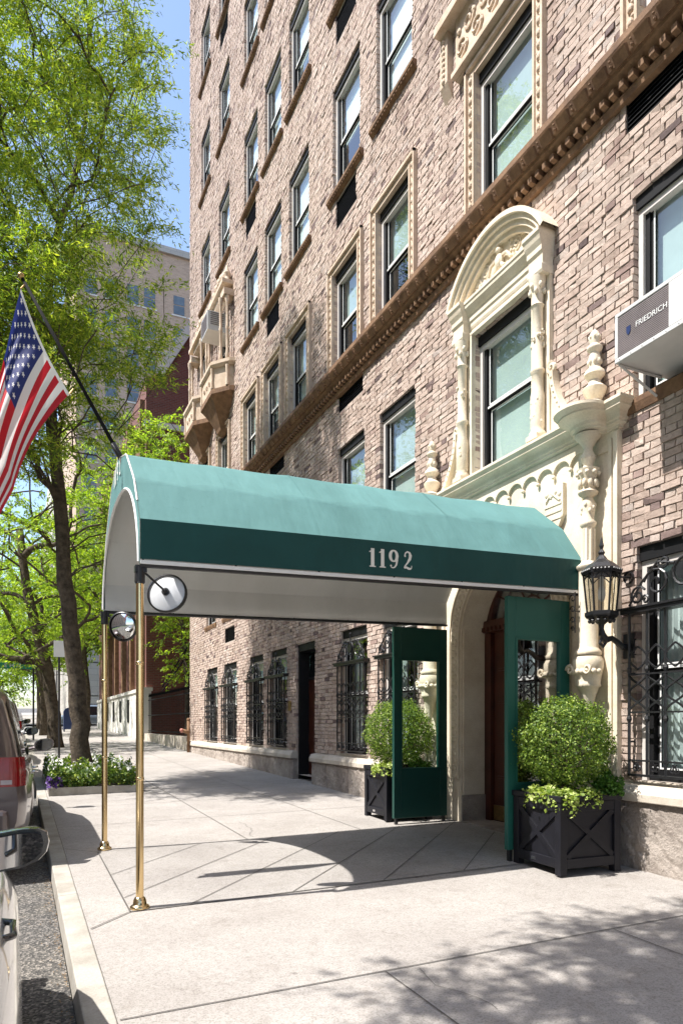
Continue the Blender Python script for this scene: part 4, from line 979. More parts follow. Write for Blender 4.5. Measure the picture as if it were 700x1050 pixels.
# flagpole and flag
T = Vector((.02, 5.9, 4.75)); B0 = Vector((.755, 5.95, 3.50))
fp = thing('flagpole', tuple(B0), 'slim black flagpole leaning out from the street end of the awning', 'flagpole')
q = MB(); q.tube([tuple(B0-(T-B0).normalized()*.03), tuple(T)], [.016, .012], 8); q.build('pole', M['iron_dull'], fp, smooth=True)
q = MB(); q.ball(tuple(T+(T-B0).normalized()*.02), .024, 8); q.build('finial', M['brass_dull'], fp, smooth=True)
q = MB(); q.tube([tuple(B0-(T-B0).normalized()*.06), tuple(B0+(T-B0).normalized()*.12)], .024, 8); q.build('socket', M['iron'], fp, smooth=True)
def flag_mat():
    m, n, b = nodes('flag_cloth'); uv = n.nodes.new('ShaderNodeUVMap'); sp = n.nodes.new('ShaderNodeSeparateXYZ'); n.links.new(uv.outputs[0], sp.inputs[0])
    def mth(op_, a, b_=None):
        x = n.nodes.new('ShaderNodeMath'); x.operation = op_
        for k, v_ in enumerate((a, b_)):
            if v_ is None: continue
            if isinstance(v_, (int, float)): x.inputs[k].default_value = v_
            else: n.links.new(v_, x.inputs[k])
        return x.outputs[0]
    U, Vv = sp.outputs[0], sp.outputs[1]
    st = mth('MODULO', mth('FLOOR', mth('MULTIPLY', Vv, 13)), 2)   # v from top: stripe 0 red
    red, white, blue = (.50, .018, .03), (.80, .78, .76), (.022, .035, .17)
    stripes = mix_rgb(n, st, red, white)
    can = mth('MULTIPLY', mth('LESS_THAN', U, .4), mth('LESS_THAN', Vv, 7/13))
    # stars: staggered grid 11 x 9
    gu = mth('MULTIPLY', U, 12/.4); gv = mth('MULTIPLY', Vv, 10*13/7)
    iu = mth('ROUND', gu); iv = mth('ROUND', gv); par = mth('MODULO', mth('ADD', iu, iv), 2)
    du = mth('MULTIPLY', mth('SUBTRACT', gu, iu), .4*1.9/12); dv = mth('MULTIPLY', mth('SUBTRACT', gv, iv), 7/13/10)
    rr = mth('SQRT', mth('ADD', mth('MULTIPLY', du, du), mth('MULTIPLY', dv, dv))); an = mth('ARCTAN2', du, mth('MULTIPLY', dv, -1))
    lim = mth('ADD', .0165, mth('MULTIPLY', mth('COSINE', mth('MULTIPLY', an, 5)), .0065))
    inside = mth('LESS_THAN', rr, lim)
    ok = mth('MULTIPLY', mth('MULTIPLY', mth('GREATER_THAN', iu, .5), mth('LESS_THAN', iu, 11.5)), mth('MULTIPLY', mth('GREATER_THAN', iv, .5), mth('LESS_THAN', iv, 9.5)))
    star = mth('MULTIPLY', mth('MULTIPLY', inside, ok), mth('SUBTRACT', 1, par))
    c = mix_rgb(n, can, stripes, mix_rgb(n, star, blue, white)); hd = mth('LESS_THAN', U, .018); c = mix_rgb(n, hd, c, (.8, .8, .78))
    n.links.new(c, b.inputs['Base Color']); b.inputs['Roughness'].default_value = .7
    tr = n.nodes.new('ShaderNodeBsdfTranslucent'); n.links.new(c, tr.inputs[0]); mx = n.nodes.new('ShaderNodeMixShader'); mx.inputs[0].default_value = .4
    n.links.new(b.outputs[0], mx.inputs[1]); n.links.new(tr.outputs[0], mx.inputs[2]); n.links.new(mx.outputs[0], n.nodes['Material Output'].inputs[0]); return m
M['flag'] = flag_mat()
nu, nv = 90, 54; top0 = T+Vector((-.01, -.01, -.09)); bot0 = T.lerp(B0, .60)+Vector((-.10, -.01, -.07))
V = []; UV = []
for j in range(nv+1):
    v = j/nv; p0 = top0.lerp(bot0, v)+Vector((-.02*math.sin(math.pi*v), 0, -.03*math.sin(math.pi*v)))
    for i in range(nu+1):
        u = i/nu; s_ = u*1.45
        ang = R(74-20*v)          # fly direction below horizontal, towards the street
        dirx = -math.cos(ang+R(9)*min(u*1.5, 1)*(.3+v)); dirz = -math.sin(ang+R(9)*min(u*1.5, 1)*(.3+v))
        fold = .055*math.sin(v*9.5+u*2.2)*min(1, u*4)+.03*math.sin(v*21+u*3)*min(1, u*3)
        p = p0+Vector((dirx*s_*.97, fold-.02*u, dirz*s_*.97))+Vector((.02*math.sin(v*9.5+1.3)*min(1, u*3), 0, 0))
        V.append(tuple(p)); UV.append((u, v))
F = np.array([(j*(nu+1)+i, j*(nu+1)+i+1, (j+1)*(nu+1)+i+1, (j+1)*(nu+1)+i) for j in range(nv) for i in range(nu)])
fl = thing('flag', tuple(top0), 'stars and stripes flag hanging in folds from the slanted pole', 'flag')
fo = npmesh('flag_cloth', V, F, M['flag'], fl, tuple(top0)); uvl = fo.data.uv_layers.new(name='UVMap')
li = np.zeros(len(fo.data.loops), dtype=np.int32); fo.data.loops.foreach_get('vertex_index', li); uvl.data.foreach_set('uv', np.array(UV)[li].ravel())
fo.data.polygons.foreach_set('use_smooth', [True]*len(fo.data.polygons))
q = MB()
for p in (top0, bot0): q.tube([tuple(p), tuple(p+Vector((.03, .01, .05)))], .006, 5)
q.build('clip', M['brass_dull'], fl)

# ------------------------------------------------------------ text helper (built-in font)
def text_mesh(name, s_, size, mat, parent, origin, xdir, zdir, ext=.001):
    cu = bpy.data.curves.new(name, 'FONT'); cu.body = s_; cu.size = size; cu.extrude = ext; cu.align_x = 'CENTER'; cu.align_y = 'CENTER'; cu.resolution_u = 3
    tmp = bpy.data.objects.new('tmp', cu); COL.objects.link(tmp); dg = bpy.context.evaluated_depsgraph_get(); me = bpy.data.meshes.new_from_object(tmp.evaluated_get(dg)); bpy.data.objects.remove(tmp)
    xd, zd = Vector(xdir), Vector(zdir); me.transform(Matrix((( xd.x, zd.x, xd.cross(zd).x, 0), (xd.y, zd.y, xd.cross(zd).y, 0), (xd.z, zd.z, xd.cross(zd).z, 0), (0, 0, 0, 1))))
    off = Vector(ORG[parent.name]); me.transform(Matrix.Translation(Vector(origin)-off)); me.materials.clear(); me.materials.append(mat)
    o = bpy.data.objects.new(name, me); COL.objects.link(o); o.parent = parent; ORG[o.name] = tuple(off); return o

# ------------------------------------------------------------ air conditioners
ac = thing('air_conditioner', (4.45, 3.875, 4.25), 'white framed air conditioner with purple grey grille in the near second floor window', 'air conditioner', 'window air conditioners')
X0_, X1_, ya, yb, z0_, z1_ = 4.44, 5.06, 3.56, 4.22, 4.26, 4.66
q = MB(); q.box(X0_+.012, X1_, ya, yb, z0_, z1_); q.box(X0_, X0_+.012, ya, yb, z0_, z0_+.035); q.box(X0_, X0_+.012, ya, yb, z1_-.03, z1_); q.box(X0_, X0_+.012, yb-.03, yb, z0_+.035, z1_-.03); q.box(X0_, X0_+.012, ya, ya+.14, z0_+.035, z1_-.03)
q.build('casing', M['ac_metal'], ac, bevel=.003)
q = MB(); z = z0_+.045
while z < z1_-.045: q.box(X0_+.004, X0_+.0118, ya+.141, yb-.031, z, z+.009); z += .0145
y = ya+.15
while y < yb-.03: q.box(X0_+.006, X0_+.0115, y, y+.003, z0_+.036, z1_-.031); y += .018
q.build('grille', M['ac_grille'], ac)
text_mesh('lettering', 'FRIEDRICH', .062, M['white_paint'], ac, (X0_+.001, 3.86, 4.475), (0, -1, .0), (0, 0, 1))
q = MB(); q.prism([(4.10, 4.50), (4.10, 4.455), (4.08, 4.43), (4.06, 4.455), (4.06, 4.50)], 'x', X0_-.001, X0_+.003); q.build('emblem', M['blue'], ac)
q = MB()
for y in (yb-.02, ya+.02): q.tube([(X0_+.03, y, z0_-.012), (WX, y, z0_-.012)], .012, 5); q.tube([(X0_+.05, y, z0_-.015), (WX-.05, y, z0_-.18)], .011, 5)
for y in np.linspace(ya+.05, yb-.05, 6): q.ball((X0_-.0, y, z0_+.018), .006, 4)
q.build('bracket', M['ac_metal'], ac)
ac2 = thing('air_conditioner', (4.35, 18.1, 11.5), 'white air conditioner box in the carved oriel window high up', 'air conditioner', 'window air conditioners')
q = MB(); q.box(4.42, 5.06, 17.75, 18.45, 11.55, 12.05); q.build('casing', M['ac_metal'], ac2, bevel=.005)
q = MB(); 
for z in np.arange(11.6, 12.0, .03): q.box(4.412, 4.42, 17.8, 18.4, z, z+.014)
for z in np.arange(11.7, 12.0, .05): q.box(4.5, 4.85, 17.742, 17.75, z, z+.02)
q.build('grille', M['ac_grille'], ac2)

# ------------------------------------------------------------ wall lantern
lx, ly = 4.60, 4.52
ln = thing('wall_lantern', (WX, ly, 2.02), 'black iron carriage lantern with amber glass on a scrolled bracket beside the doorway', 'lantern')
q = MB(); nS = 6
def hexr(r_, z, rot=.26): return [(lx+r_*math.cos(rot+2*math.pi*i/nS), ly+r_*math.sin(rot+2*math.pi*i/nS), z) for i in range(nS)]
q.lathe([(.165, 2.60), (.168, 2.64), (.15, 2.65), (.11, 2.69), (.05, 2.73), (.03, 2.76), (.02, 2.77), (.03, 2.79), (.012, 2.82), (.02, 2.85), (.006, 2.91), (.001, 2.93)], (lx, ly, 0), 6, a0=.26, a1=.26+2*math.pi)
for i in range(6):
    a = .26+math.pi*(i+.5)/3
    for k in range(-2, 3): q.ball((lx+.148*math.cos(a)-k*.03*math.sin(a), ly+.148*math.sin(a)+k*.03*math.cos(a), 2.625), .014, 4)
q.build('cap', M['iron'], ln)
q = MB(); t_, b_ = hexr(.150, 2.60), hexr(.118, 2.27)
for i in range(6):
    q.tube([t_[i], b_[i]], .009, 5); q.tube([tuple(Vector(t_[i]).lerp(Vector(t_[(i+1) % 6]), .5)), tuple(Vector(b_[i]).lerp(Vector(b_[(i+1) % 6]), .5))], .004, 4)
    A_, B_ = Vector(t_[i]), Vector(t_[(i+1) % 6]); q.tube([tuple(A_.lerp(B_, k/8)+Vector((0, 0, -.06+.06*math.sin(math.pi*k/8)))) for k in range(9)], .005, 4)
q.lathe([(.125, 2.22), (.14, 2.24), (.14, 2.27), (.12, 2.275)], (lx, ly, 0), 6, a0=.26, a1=.26+2*math.pi); q.lathe([(.001, 2.12), (.02, 2.13), (.025, 2.16), (.06, 2.19), (.125, 2.22)], (lx, ly, 0), 12)
for i in range(12): a = 2*math.pi*i/12; q.ball((lx+.10*math.cos(a), ly+.10*math.sin(a), 2.195), .018, 4)
q.build('cage', M['iron'], ln)
q = MB(); t_, b_ = hexr(.142, 2.598), hexr(.111, 2.276); q.add(t_+b_, [(i, (i+1) % 6, 6+(i+1) % 6, 6+i) for i in range(6)])
M['lamp_glass'] = glass('lantern_glass', (.97, .95, .88), .16); q.build('lantern_glass', M['lamp_glass'], ln)
q = MB(); q.lathe([(.001, 2.36), (.025, 2.38), (.034, 2.42), (.03, 2.46), (.016, 2.50), (.016, 2.58)], (lx, ly, 0), 12); q.build('bulb', M['white_paint'], ln, smooth=True)
q = MB(); q.tube([(lx, ly, 2.13), (lx+.005, ly, 2.08), (lx+.05, ly, 2.03), (lx+.12, ly, 2.05), (lx+.18, ly, 2.02), (lx+.24, ly, 1.98), (lx+.34, ly, 1.98)], [.018, .03, .035, .024, .026, .03, .04], 8)
q.tube([(lx+.05, ly, 2.01), (lx+.02, ly, 1.97), (lx-.02, ly, 2.0), (lx, ly, 2.04)], .014, 6); q.box(WX-.03, WX, ly-.06, ly+.06, 1.88, 2.10)
q.tube([(lx+.14, ly, 2.60), (WX, ly, 2.60)], .01, 6); q.lathe([(.05, 0), (.055, .03), (.045, .04), (.001, .04)], (WX-.045, ly, 2.6), 14, 'x'); q.build('bracket', M['iron'], ln)
# small ornate iron hook on the stone left of the lantern
hk = MB()
for zz, s_ in ((2.46, .07), (2.36, .06), (2.26, .055), (2.18, .04)):
    sp = spiral(4.93, zz, s_*.6, .008, 1.2, 0, 12); hk.tube([(PX-.24, a, b_) for a, b_ in sp], .006, 4)
hk.tube([(PX-.24, 4.90, 2.52), (PX-.24, 4.90, 2.14)], .006, 4); hk.tube([(PX-.24, 4.90, 2.34), (PX-.1, 4.90, 2.34)], .008, 4)
tag(hk.build('ornamental_hook', M['iron'], None, loc=(PX-.1, 4.9, 2.34)), 'small curly iron ornament on the stone column left of the lantern', 'ornament')

# ------------------------------------------------------------ planters, topiary
def planter(cx, cy, rot, label):
    g = G(cx, cy); t = thing('planter_box', (cx, cy, g), label, 'planter', 'black planter boxes by the doorway', author=False); t.rotation_euler.z = rot; h_ = .315; H_ = .66
    q = MB(); q.box(-h_+.02, h_-.02, -h_+.02, h_-.02, .06, H_-.05); q.build('box', M['planter'], t)
    q = MB()
    for sx in (-1, 1):
        for sy in (-1, 1): x, y = sx*(h_-.03), sy*(h_-.03); q.box(x-.035, x+.035, y-.035, y+.035, 0, H_-.005)
    for s_ in (-1, 1):
        for zz, dz in ((.06, .08), (H_-.13, .08)):
            q.box(*sorted((s_*(h_-.02), s_*(h_+.003))), -h_+.066, h_-.066, zz, zz+dz); q.box(-h_+.066, h_-.066, *sorted((s_*(h_-.02), s_*(h_+.003))), zz, zz+dz)
    q.build('frame', M['planter'], t, bevel=.004)
    q = MB(); a, b_ = h_-.075, .145; c = H_-.135
    for s_ in (-1, 1):
        for d in (-1, 1):
            L_ = math.hypot(2*a, c-b_); ang = math.atan2(c-b_, 2*a)*d; u = Vector((math.cos(ang), math.sin(ang))); n_ = Vector((-u.y, u.x))*.024; C_ = Vector((0, (b_+c)/2))
            P_ = [C_+u*L_/2+n_, C_-u*L_/2+n_, C_-u*L_/2-n_, C_+u*L_/2-n_]; o_ = .0006*d
            q.prism([(p.x, p.y) for p in P_], 'x', s_*(h_-.021), s_*(h_-.002+o_)) ; q.prism([(p.x, p.y) for p in P_], 'y', s_*(h_-.021), s_*(h_-.002+o_))
    q.build('cross_brace', M['planter'], t)
    q = MB()
    for s_ in (-1, 1): q.box(*sorted((s_*(h_-.03), s_*(h_+.015))), -h_-.015, h_+.015, H_-.048, H_); q.box(-h_+.03, h_-.03, *sorted((s_*(h_-.03), s_*(h_+.0148))), H_-.048, H_-.0002)
    q.build('rim', M['planter'], t, bevel=.004)
    q = MB(); q.box(-h_+.03, h_-.03, -h_+.03, h_-.03, H_-.10, H_-.04); q.build('soil', M['soil'], t)
    q = MB(); q.box(-h_-.008, -h_+.0, .0, .06, .085, .11); q.build('maker_plate', M['chrome'], t)
    return t
def leaves(pts, nrm, size, wd, name, mat, parent, off=(0, 0, 0), jit=1.0):
    n_ = len(pts); pts = np.asarray(pts); d = rng.normal(0, 1, (n_, 3))*jit+np.asarray(nrm); d /= np.linalg.norm(d, axis=1)[:, None]
    a = rng.normal(0, 1, (n_, 3)); s_ = np.cross(d, a); s_ /= np.linalg.norm(s_, axis=1)[:, None]; t = np.cross(s_, d)
    L_ = (size*rng.uniform(.7, 1.3, n_))[:, None]; W_ = L_*wd
    P_ = np.stack([pts-t*L_/2, pts+s_*W_/2-t*L_*.08, pts+t*L_/2+d*L_*.12, pts-s_*W_/2-t*L_*.08], 1)
    return npmesh(name, P_.reshape(-1, 3), np.arange(n_*4).reshape(n_, 4), mat, parent, off)
def topiary(cx, cy, zc, r_, label):
    t = thing('topiary_shrub', (cx, cy, zc-r_-.06), label, 'shrub', 'clipped round shrubs in the planters')
    q = MB(); q.tube([(cx, cy, zc-r_-.1), (cx+.01, cy, zc)], .03, 8)
    for i in range(14):
        a, b_ = rng.uniform(0, 6.28), rng.uniform(-.6, 1.4); q.tube([(cx, cy, zc-r_*.6), (cx+r_*.8*math.cos(a)*math.cos(b_), cy+r_*.8*math.sin(a)*math.cos(b_), zc+r_*.8*math.sin(b_))], [.012, .003], 5)
    q.build('stem', M['bark'], t)
    n_ = 17000; d = rng.normal(0, 1, (n_, 3)); d /= np.linalg.norm(d, axis=1)[:, None]
    ph = cy; lump = .98+.06*np.sin(d[:, 0]*9+ph)*np.sin(d[:, 1]*8)+.05*np.sin(d[:, 2]*11+d[:, 0]*6+ph)+.05*np.sin(d[:, 1]*21+ph)*np.sin(d[:, 2]*23)+.04*np.sin(d[:, 0]*27)*np.sin(d[:, 2]*19+2)
    rad = r_*lump*(1-.28*rng.random(n_)**1.8)+rng.exponential(.012, n_)
    P_ = d*rad[:, None]*np.array([1, 1, .98])+np.array([cx, cy, zc])
    leaves(P_, d*.9, .024, .6, 'foliage', M['boxwood'], t, ORG[t.name], .8)
planter(4.36, 4.70, R(-3), 'black wooden planter with crossed braces, in front of the near screen right of the door')
planter(4.38, 7.72, R(-2), 'black wooden planter with crossed braces, behind the far glazed screen')
topiary(4.37, 4.72, 1.13, .40, 'round clipped boxwood in the near planter beside the lantern')
topiary(4.40, 7.74, 1.17, .43, 'round clipped boxwood seen partly through the far glass screen')
def spray(cx, cy, z, rx, ry, h_, n_, mat, label, name, size, cat='plant', drop=.0, wd=.7):
    t = thing(name, (cx, cy, z), label, cat)
    r_ = np.sqrt(rng.random(n_)); a = rng.random(n_)*6.283; x = cx+rx*r_*np.cos(a); y = cy+ry*r_*np.sin(a); edge = r_
    cl = .55+.45*np.sin(x*31)*np.sin(y*29)
    zz = z+h_*rng.random(n_)*(.35+.65*cl)*(1-.5*edge)-drop*rng.random(n_)*np.clip(edge-.75, 0, 1)*4
    leaves(np.stack([x, y, zz], 1), np.array([0, 0, .8]), size, wd, 'foliage', mat, t, ORG[t.name]); 
    q = MB()
    for i in range(24): b_ = rng.uniform(0, 6.28); q.tube([(cx, cy, z-.06), (cx+rx*.6*math.cos(b_), cy+ry*.6*math.sin(b_), z+h_*.5)], [.004, .0015], 4)
    q.build('stem', M['fern'], t)
spray(4.11, 4.62, .68, .11, .33, .13, 800, M['ivy'], 'pale yellow green ivy spilling over the street side of the near planter', 'ivy_plant', .038, drop=.16)
spray(4.36, 4.44, .68, .18, .10, .12, 380, M['ivy'], 'pale green ivy over the front edge of the near planter', 'ivy_plant', .036, drop=.14)
spray(4.60, 4.45, .69, .13, .13, .30, 1500, M['fern'], 'dark green leafy herb at the right corner of the near planter', 'leafy_plant', .03)
spray(4.15, 7.60, .72, .16, .28, .16, 900, M['ivy'], 'pale ivy along the edge of the far planter', 'ivy_plant', .038, drop=.1)
spray(4.55, 7.45, .72, .16, .12, .22, 900, M['fern'], 'leafy green plant beside the far boxwood, seen through the glass', 'leafy_plant', .03)

# ------------------------------------------------------------ trees
def tree(name, base, trunk, tips, label, leafmat, leaf_len, leaf_w, per_tip, spread, group=None, tr=.21, droop=.35, r_min=.006, seed=1, lim=1.0):
    r = np.random.default_rng(seed); t = thing(name, base, label, 'tree', group)
    nodes_ = [Vector(p) for p in trunk]; par = [-1]+list(range(len(trunk)-1))
    # densify
    N = [nodes_[0]]; Pn = [-1]
    for i in range(1, len(nodes_)):
        for k in range(1, 5): N.append(nodes_[i-1].lerp(nodes_[i], k/4)+Vector(r.normal(0, .012, 3))); Pn.append(len(N)-2)
    ntr = len(N); trunkset = ntr
    A = np.array([tuple(p) for p in N]); minh = base[2]+2.2
    tips = sorted(tips, key=lambda p: min((Vector(p)-q_).length for q_ in N[::4]))
    A = [tuple(p) for p in N]; leafpos = []
    for tp in tips:
        arr = np.array(A); d = np.array(tp)-arr; dist = np.linalg.norm(d, axis=1); pen = dist+np.where(arr[:, 2] > tp[2]-.15, 2.0, 0)+np.where(arr[:, 2] < minh, 6, 0)
        j = int(np.argmin(pen)); a = Vector(A[j]); b_ = Vector(tp); L_ = (b_-a).length; ns = max(2, min(6, int(L_/.35))); prev = j
        pd = (a-Vector(A[Pn[j]])).normalized() if Pn[j] >= 0 else Vector((0, 0, 1)); mid = a.lerp(b_, .45)+pd*L_*.18+Vector((0, 0, L_*.08))
        for k in range(1, ns+1):
            u = k/ns; p = a*(1-u)**2+mid*2*u*(1-u)+b_*u*u+Vector(r.normal(0, .02, 3)); A.append(tuple(p)); Pn.append(prev); prev = len(A)-1
        leafpos.append((prev, (b_-mid).normalized()))
    n_ = len(A); w_ = np.zeros(n_); 
    child = [[] for _ in range(n_)]
    for i in range(1, n_): child[Pn[i]].append(i)
    for i in range(n_-1, -1, -1):
        w_[i] += 1 if not child[i] else 0
        if Pn[i] >= 0: w_[Pn[i]] += w_[i]
    rad = np.maximum(r_min, lim*tr*(w_/w_[0])**.5)
    arr = np.array(A)
    tap = lambda i: tr*(1.25-.0*i)
    # trunk mesh
    q = MB(); tp_ = [A[i] for i in range(ntr)]; hs = [p[2]-base[2] for p in tp_]
    rr = [tr*max(.12, 1-.065*hs[i])*(1+.35*math.exp(-hs[i]/.25))*(1+.025*math.sin(i*2.1)) for i in range(ntr)]; rr = [max(.02, x) for x in rr]
    tp_[0] = (tp_[0][0], tp_[0][1], tp_[0][2]-.1)
    q.tube(tp_, rr, 14); tk = q.build('trunk', M['bark'], t, smooth=True)
    q = MB(); done = set()
    for i in range(ntr, n_):
        if Pn[i] < ntr or child[Pn[i]][0] != i:   # start of chain
            ch_ = [Pn[i], i]; c = i
            while child[c]: c = child[c][0]; ch_.append(c)
            rs = [min(rad[ch_[1]]*1.1, rad[ch_[0]])]+[rad[k] for k in ch_[1:]]
            q.tube([A[k] for k in ch_], rs, 5 if rs[0] < .03 else 7, cap=False)
    q.build('limbs', M['bark'], t, smooth=True)
    # leaves: drooping sprays of narrow leaves around tip nodes and their parents
    C = []; D = []
    for (k, dr_) in leafpos:
        p = Vector(A[k]); cnt = 0
        nt_ = max(3, int(per_tip/22))
        for s_ in range(nt_):
            dv = Vector(r.normal(0, 1, 3)); dv.z = abs(dv.z)*.3-.15; dv = (dv.normalized()+dr_*.8).normalized(); L_ = spread*r.uniform(.5, 1.15)
            st = p+Vector(r.normal(0, .10, 3))*spread
            us = r.random(22); 
            base_ = np.array(st)+np.outer(us*L_, np.array(dv)); base_[:, 2] -= droop*L_*us**2; base_ += r.normal(0, .035*spread+.01, (22, 3)); C.append(base_)
            dd = np.tile(np.array(dv), (22, 1)); dd[:, 2] -= droop*1.6*us; D.append(dd)
    C = np.concatenate(C); D = np.concatenate(D); m_ = len(C)
    ax = D+r.normal(0, .55, (m_, 3)); ax[:, 2] -= .25; ax /= np.linalg.norm(ax, axis=1)[:, None]
    sd = np.cross(ax, r.normal(0, 1, (m_, 3))+np.array([0, 0, 1.2])); sd /= np.linalg.norm(sd, axis=1)[:, None]
    L_ = (leaf_len*r.uniform(.65, 1.25, m_))[:, None]; W_ = L_*leaf_w
    nn = np.cross(ax, sd)
    P_ = np.stack([C-ax*L_/2, C+sd*W_/2, C+ax*L_/2+nn*L_*.1, C-sd*W_/2], 1)
    npmesh('crown', P_.reshape(-1, 3), np.arange(m_*4).reshape(m_, 4), leafmat, t, base)
    return t
def crown_tips(n_, c, rx, ry, rz, seed, keep=None, holes=0, core=.35):
    r = np.random.default_rng(seed); out = []; hs = [(np.array([r.uniform(-1, 1), r.uniform(-1, 1), r.uniform(-1, 1)]), r.uniform(.18, .34)) for _ in range(holes)]
    while len(out) < n_:
        p = r.uniform(-1, 1, 3); d = np.linalg.norm(p)
        if d > 1 or d < core*r.random(): continue
        if any(np.linalg.norm(p-h_[0]) < h_[1] for h_ in hs): continue
        q_ = (c[0]+rx*p[0], c[1]+ry*p[1], c[2]+rz*p[2])
        if keep and not keep(*q_): continue
        out.append(q_)
    return out
sA = 'street trees along the pavement'
g = G(1.06, 13.6)
inX = lambda x, y, z: not (x > 4.3 and y < 22.5)
t1 = crown_tips(640, (.1, 13.4, 11.0), 2.9, 2.9, 4.4, 2, lambda x, y, z: inX(x, y, z) and x/y < (.178 if z > 9.5 else .20) and not (z < 10.6 and x/y > .07 and (x*7.3+y*3.1+z*5.7) % 1 > .26), 9)
t1 += crown_tips(200, (.2, 12.6, 7.2), 2.4, 2.6, 1.6, 4, lambda x, y, z: inX(x, y, z) and x/y < .19 and not (x/y > .07 and (x*7.3+y*3.1+z*5.7) % 1 > .38), 3) + crown_tips(26, (2.2, 13.6, 5.0), 1.0, 2.0, 1.0, 8)
tree('street_tree', (1.06, 13.6, g), [(1.06, 13.6, g), (1.0, 13.6, 1.3), (.94, 13.6, 2.1), (.81, 13.6, 3.5), (.68, 13.6, 5.2), (.56, 13.6, 6.6), (.48, 13.6, 8.2), (.5, 13.6, 9.8), (.85, 13.6, 11.0), (1.1, 13.6, 12.4), (1.2, 13.6, 14.4)],
     t1, 'tallest willow leaved tree with a thick leaning trunk in the flower bed near the awning', M['leaf'],   .10, .22, 240, .70, sA, .175, seed=3, lim=.75)
g = G(1.15, 26.5)
tree('street_tree', (1.15, 26.5, g), [(1.15, 26.5, g), (1.1, 26.5, 1.6), (.9, 26.5, 3.2), (.55, 26.5, 4.6), (.2, 26.5, 6.2), (0, 26.5, 8)], crown_tips(170, (-.6, 26, 7.6), 4.2, 4.0, 4.6, 12, lambda x, y, z: z > 3.2, 6)+[(-1.6, 25.5, 4.6), (-2.2, 25.5, 5.4), (2.1, 26, 5.4), (2.6, 26, 6.2)],
     'forked tree just beyond the flower bed, dividing into three limbs low down', M['leaf_far'], .15, .3, 180, 1.1, sA, .24, seed=5)
for (x, y, h_, sd_, lb) in ((1.1, 38, 8.5, 21, 'thin street tree behind the forked one, beside the far parking sign'), (1.2, 49, 9.0, 22, 'farthest street tree on this pavement before the cross street')):
    g = G(x, y); tree('street_tree', (x, y, g), [(x, y, g), (x-.05, y, g+2), (x-.15, y, g+4), (x-.1, y, g+6.5)], crown_tips(110, (x-.5, y, g+h_-1.5), 3.6, 3.6, 4.2, sd_, lambda a, b_, c: c > 4.4, 4), lb, M['leaf_far'], .2, .34, 130, 1.3, sA, .17, seed=sd_)
# trees on the median and beyond the cross street, seen between the others
mi = 0
for (x, y, zc, rx, rz, n_, lb) in ((-8.5, 34, 7.5, 4.2, 5.5, 120, 'bright avenue tree left of the forked trunk, nearest on the median'), (-10.5, 52, 9.5, 4.8, 6.5, 120, 'second tree on the avenue median, behind the flag'),
        (-11, 74, 11, 5.5, 7.5, 110, 'third tree on the avenue median, farther up the hill'), (-4.6, 96, 12, 6, 8, 110, 'most distant round tree closing the view up the avenue'), (-5, 130, 9, 9, 9, 120, 'broad hazy tree at the very end of the avenue'), (-14, 120, 8, 8, 8, 110, 'low broad tree at the left end of the view'), (-2.0, 64, 6, 3.2, 4.5, 90, 'small rounded tree at the corner of the cross street'), (2.0, 66, 9.5, 4.4, 6.0, 130, 'yellow green tree at the far corner in front of the tall brick block'), (3.6, 44, 9.0, 2.6, 4.0, 90, 'sunlit yellow tree above the far end of the awning')):
    g = G(x, y); tree('avenue_tree', (x, y, g), [(x, y, g), (x+.1, y, g+2.2), (x-.1, y, g+4.5), (x, y, g+6.5)], crown_tips(n_, (x, y, zc+g*.5), rx, rx, rz, 40+mi, lambda a, b_, c: c > g+2.3, 4), lb, M['leaf_far'], .26, .4, 130, 1.6, 'trees farther up the avenue', .2, seed=60+mi); mi += 1
# tree behind the photographer, its shade falls on the pavement
t0 = crown_tips(360, (-.65, 2.1, 6.9), 2.0, 1.75, 1.8, 31, lambda x, y, z: y < 3.9 and z > 5.2 and (z-1.3) > 1.12*(.4215*x+.9068*y)+.25, 3)
tree('street_tree', (.85, -2.6, G(.85, -2.6)), [(.85, -2.6, G(.85, -2.6)), (.8, -2.5, 1.5), (.65, -2.3, 3.2), (.4, -1.6, 4.6), (.1, -.6, 5.8), (-.1, .5, 6.6), (-.2, 1.6, 7.0)], t0+crown_tips(60, (.3, -2.6, 7.0), 1.9, 1.9, 2.2, 33), 'tree behind the camera whose shade falls across the near pavement', M['leaf'], .10, .26, 150, .6, sA, .19, seed=9)

# ------------------------------------------------------------ flower bed round the first tree
bx0, bx1, by0, by1 = .42, 1.85, 11.9, 15.4
q = MB()
for (a, b_, c, d) in ((bx0, bx1, by0, by0+.06), (bx0, bx1, by1-.06, by1), (bx0, bx0+.06, by0+.06, by1-.06), (bx1-.06, bx1, by0+.06, by1-.06)): q.box(a, b_, c, d, 0, G(1, 13.6)+.09)
tag(q.build('bed_edging', M['kerb'], loc=(1.1, 13.6, 0)), 'low stone edging round the flower bed under the first tree', 'edging')
q = MB(); q.box(bx0+.061, bx1-.061, by0+.061, by1-.061, 0, G(1, 13.6)+.07); tag(q.build('bed_soil', M['soil']), kind='structure')
n_ = 13000; x = rng.uniform(bx0+.02, bx1-.02, n_); y = rng.uniform(by0+.0, by1, n_); hh = .30+.14*np.sin(x*7+1)*np.sin(y*5)+.06*np.sin(x*17)*np.sin(y*13)
z = G(1, 13.6)+.05+hh*rng.random(n_)**.5
tag(leaves(np.stack([x, y, z], 1), np.array([0, 0, .8]), .07, .55, 'bed_foliage', M['bed'], None), 'green ground cover filling the flower bed', 'ground cover', kind='stuff')
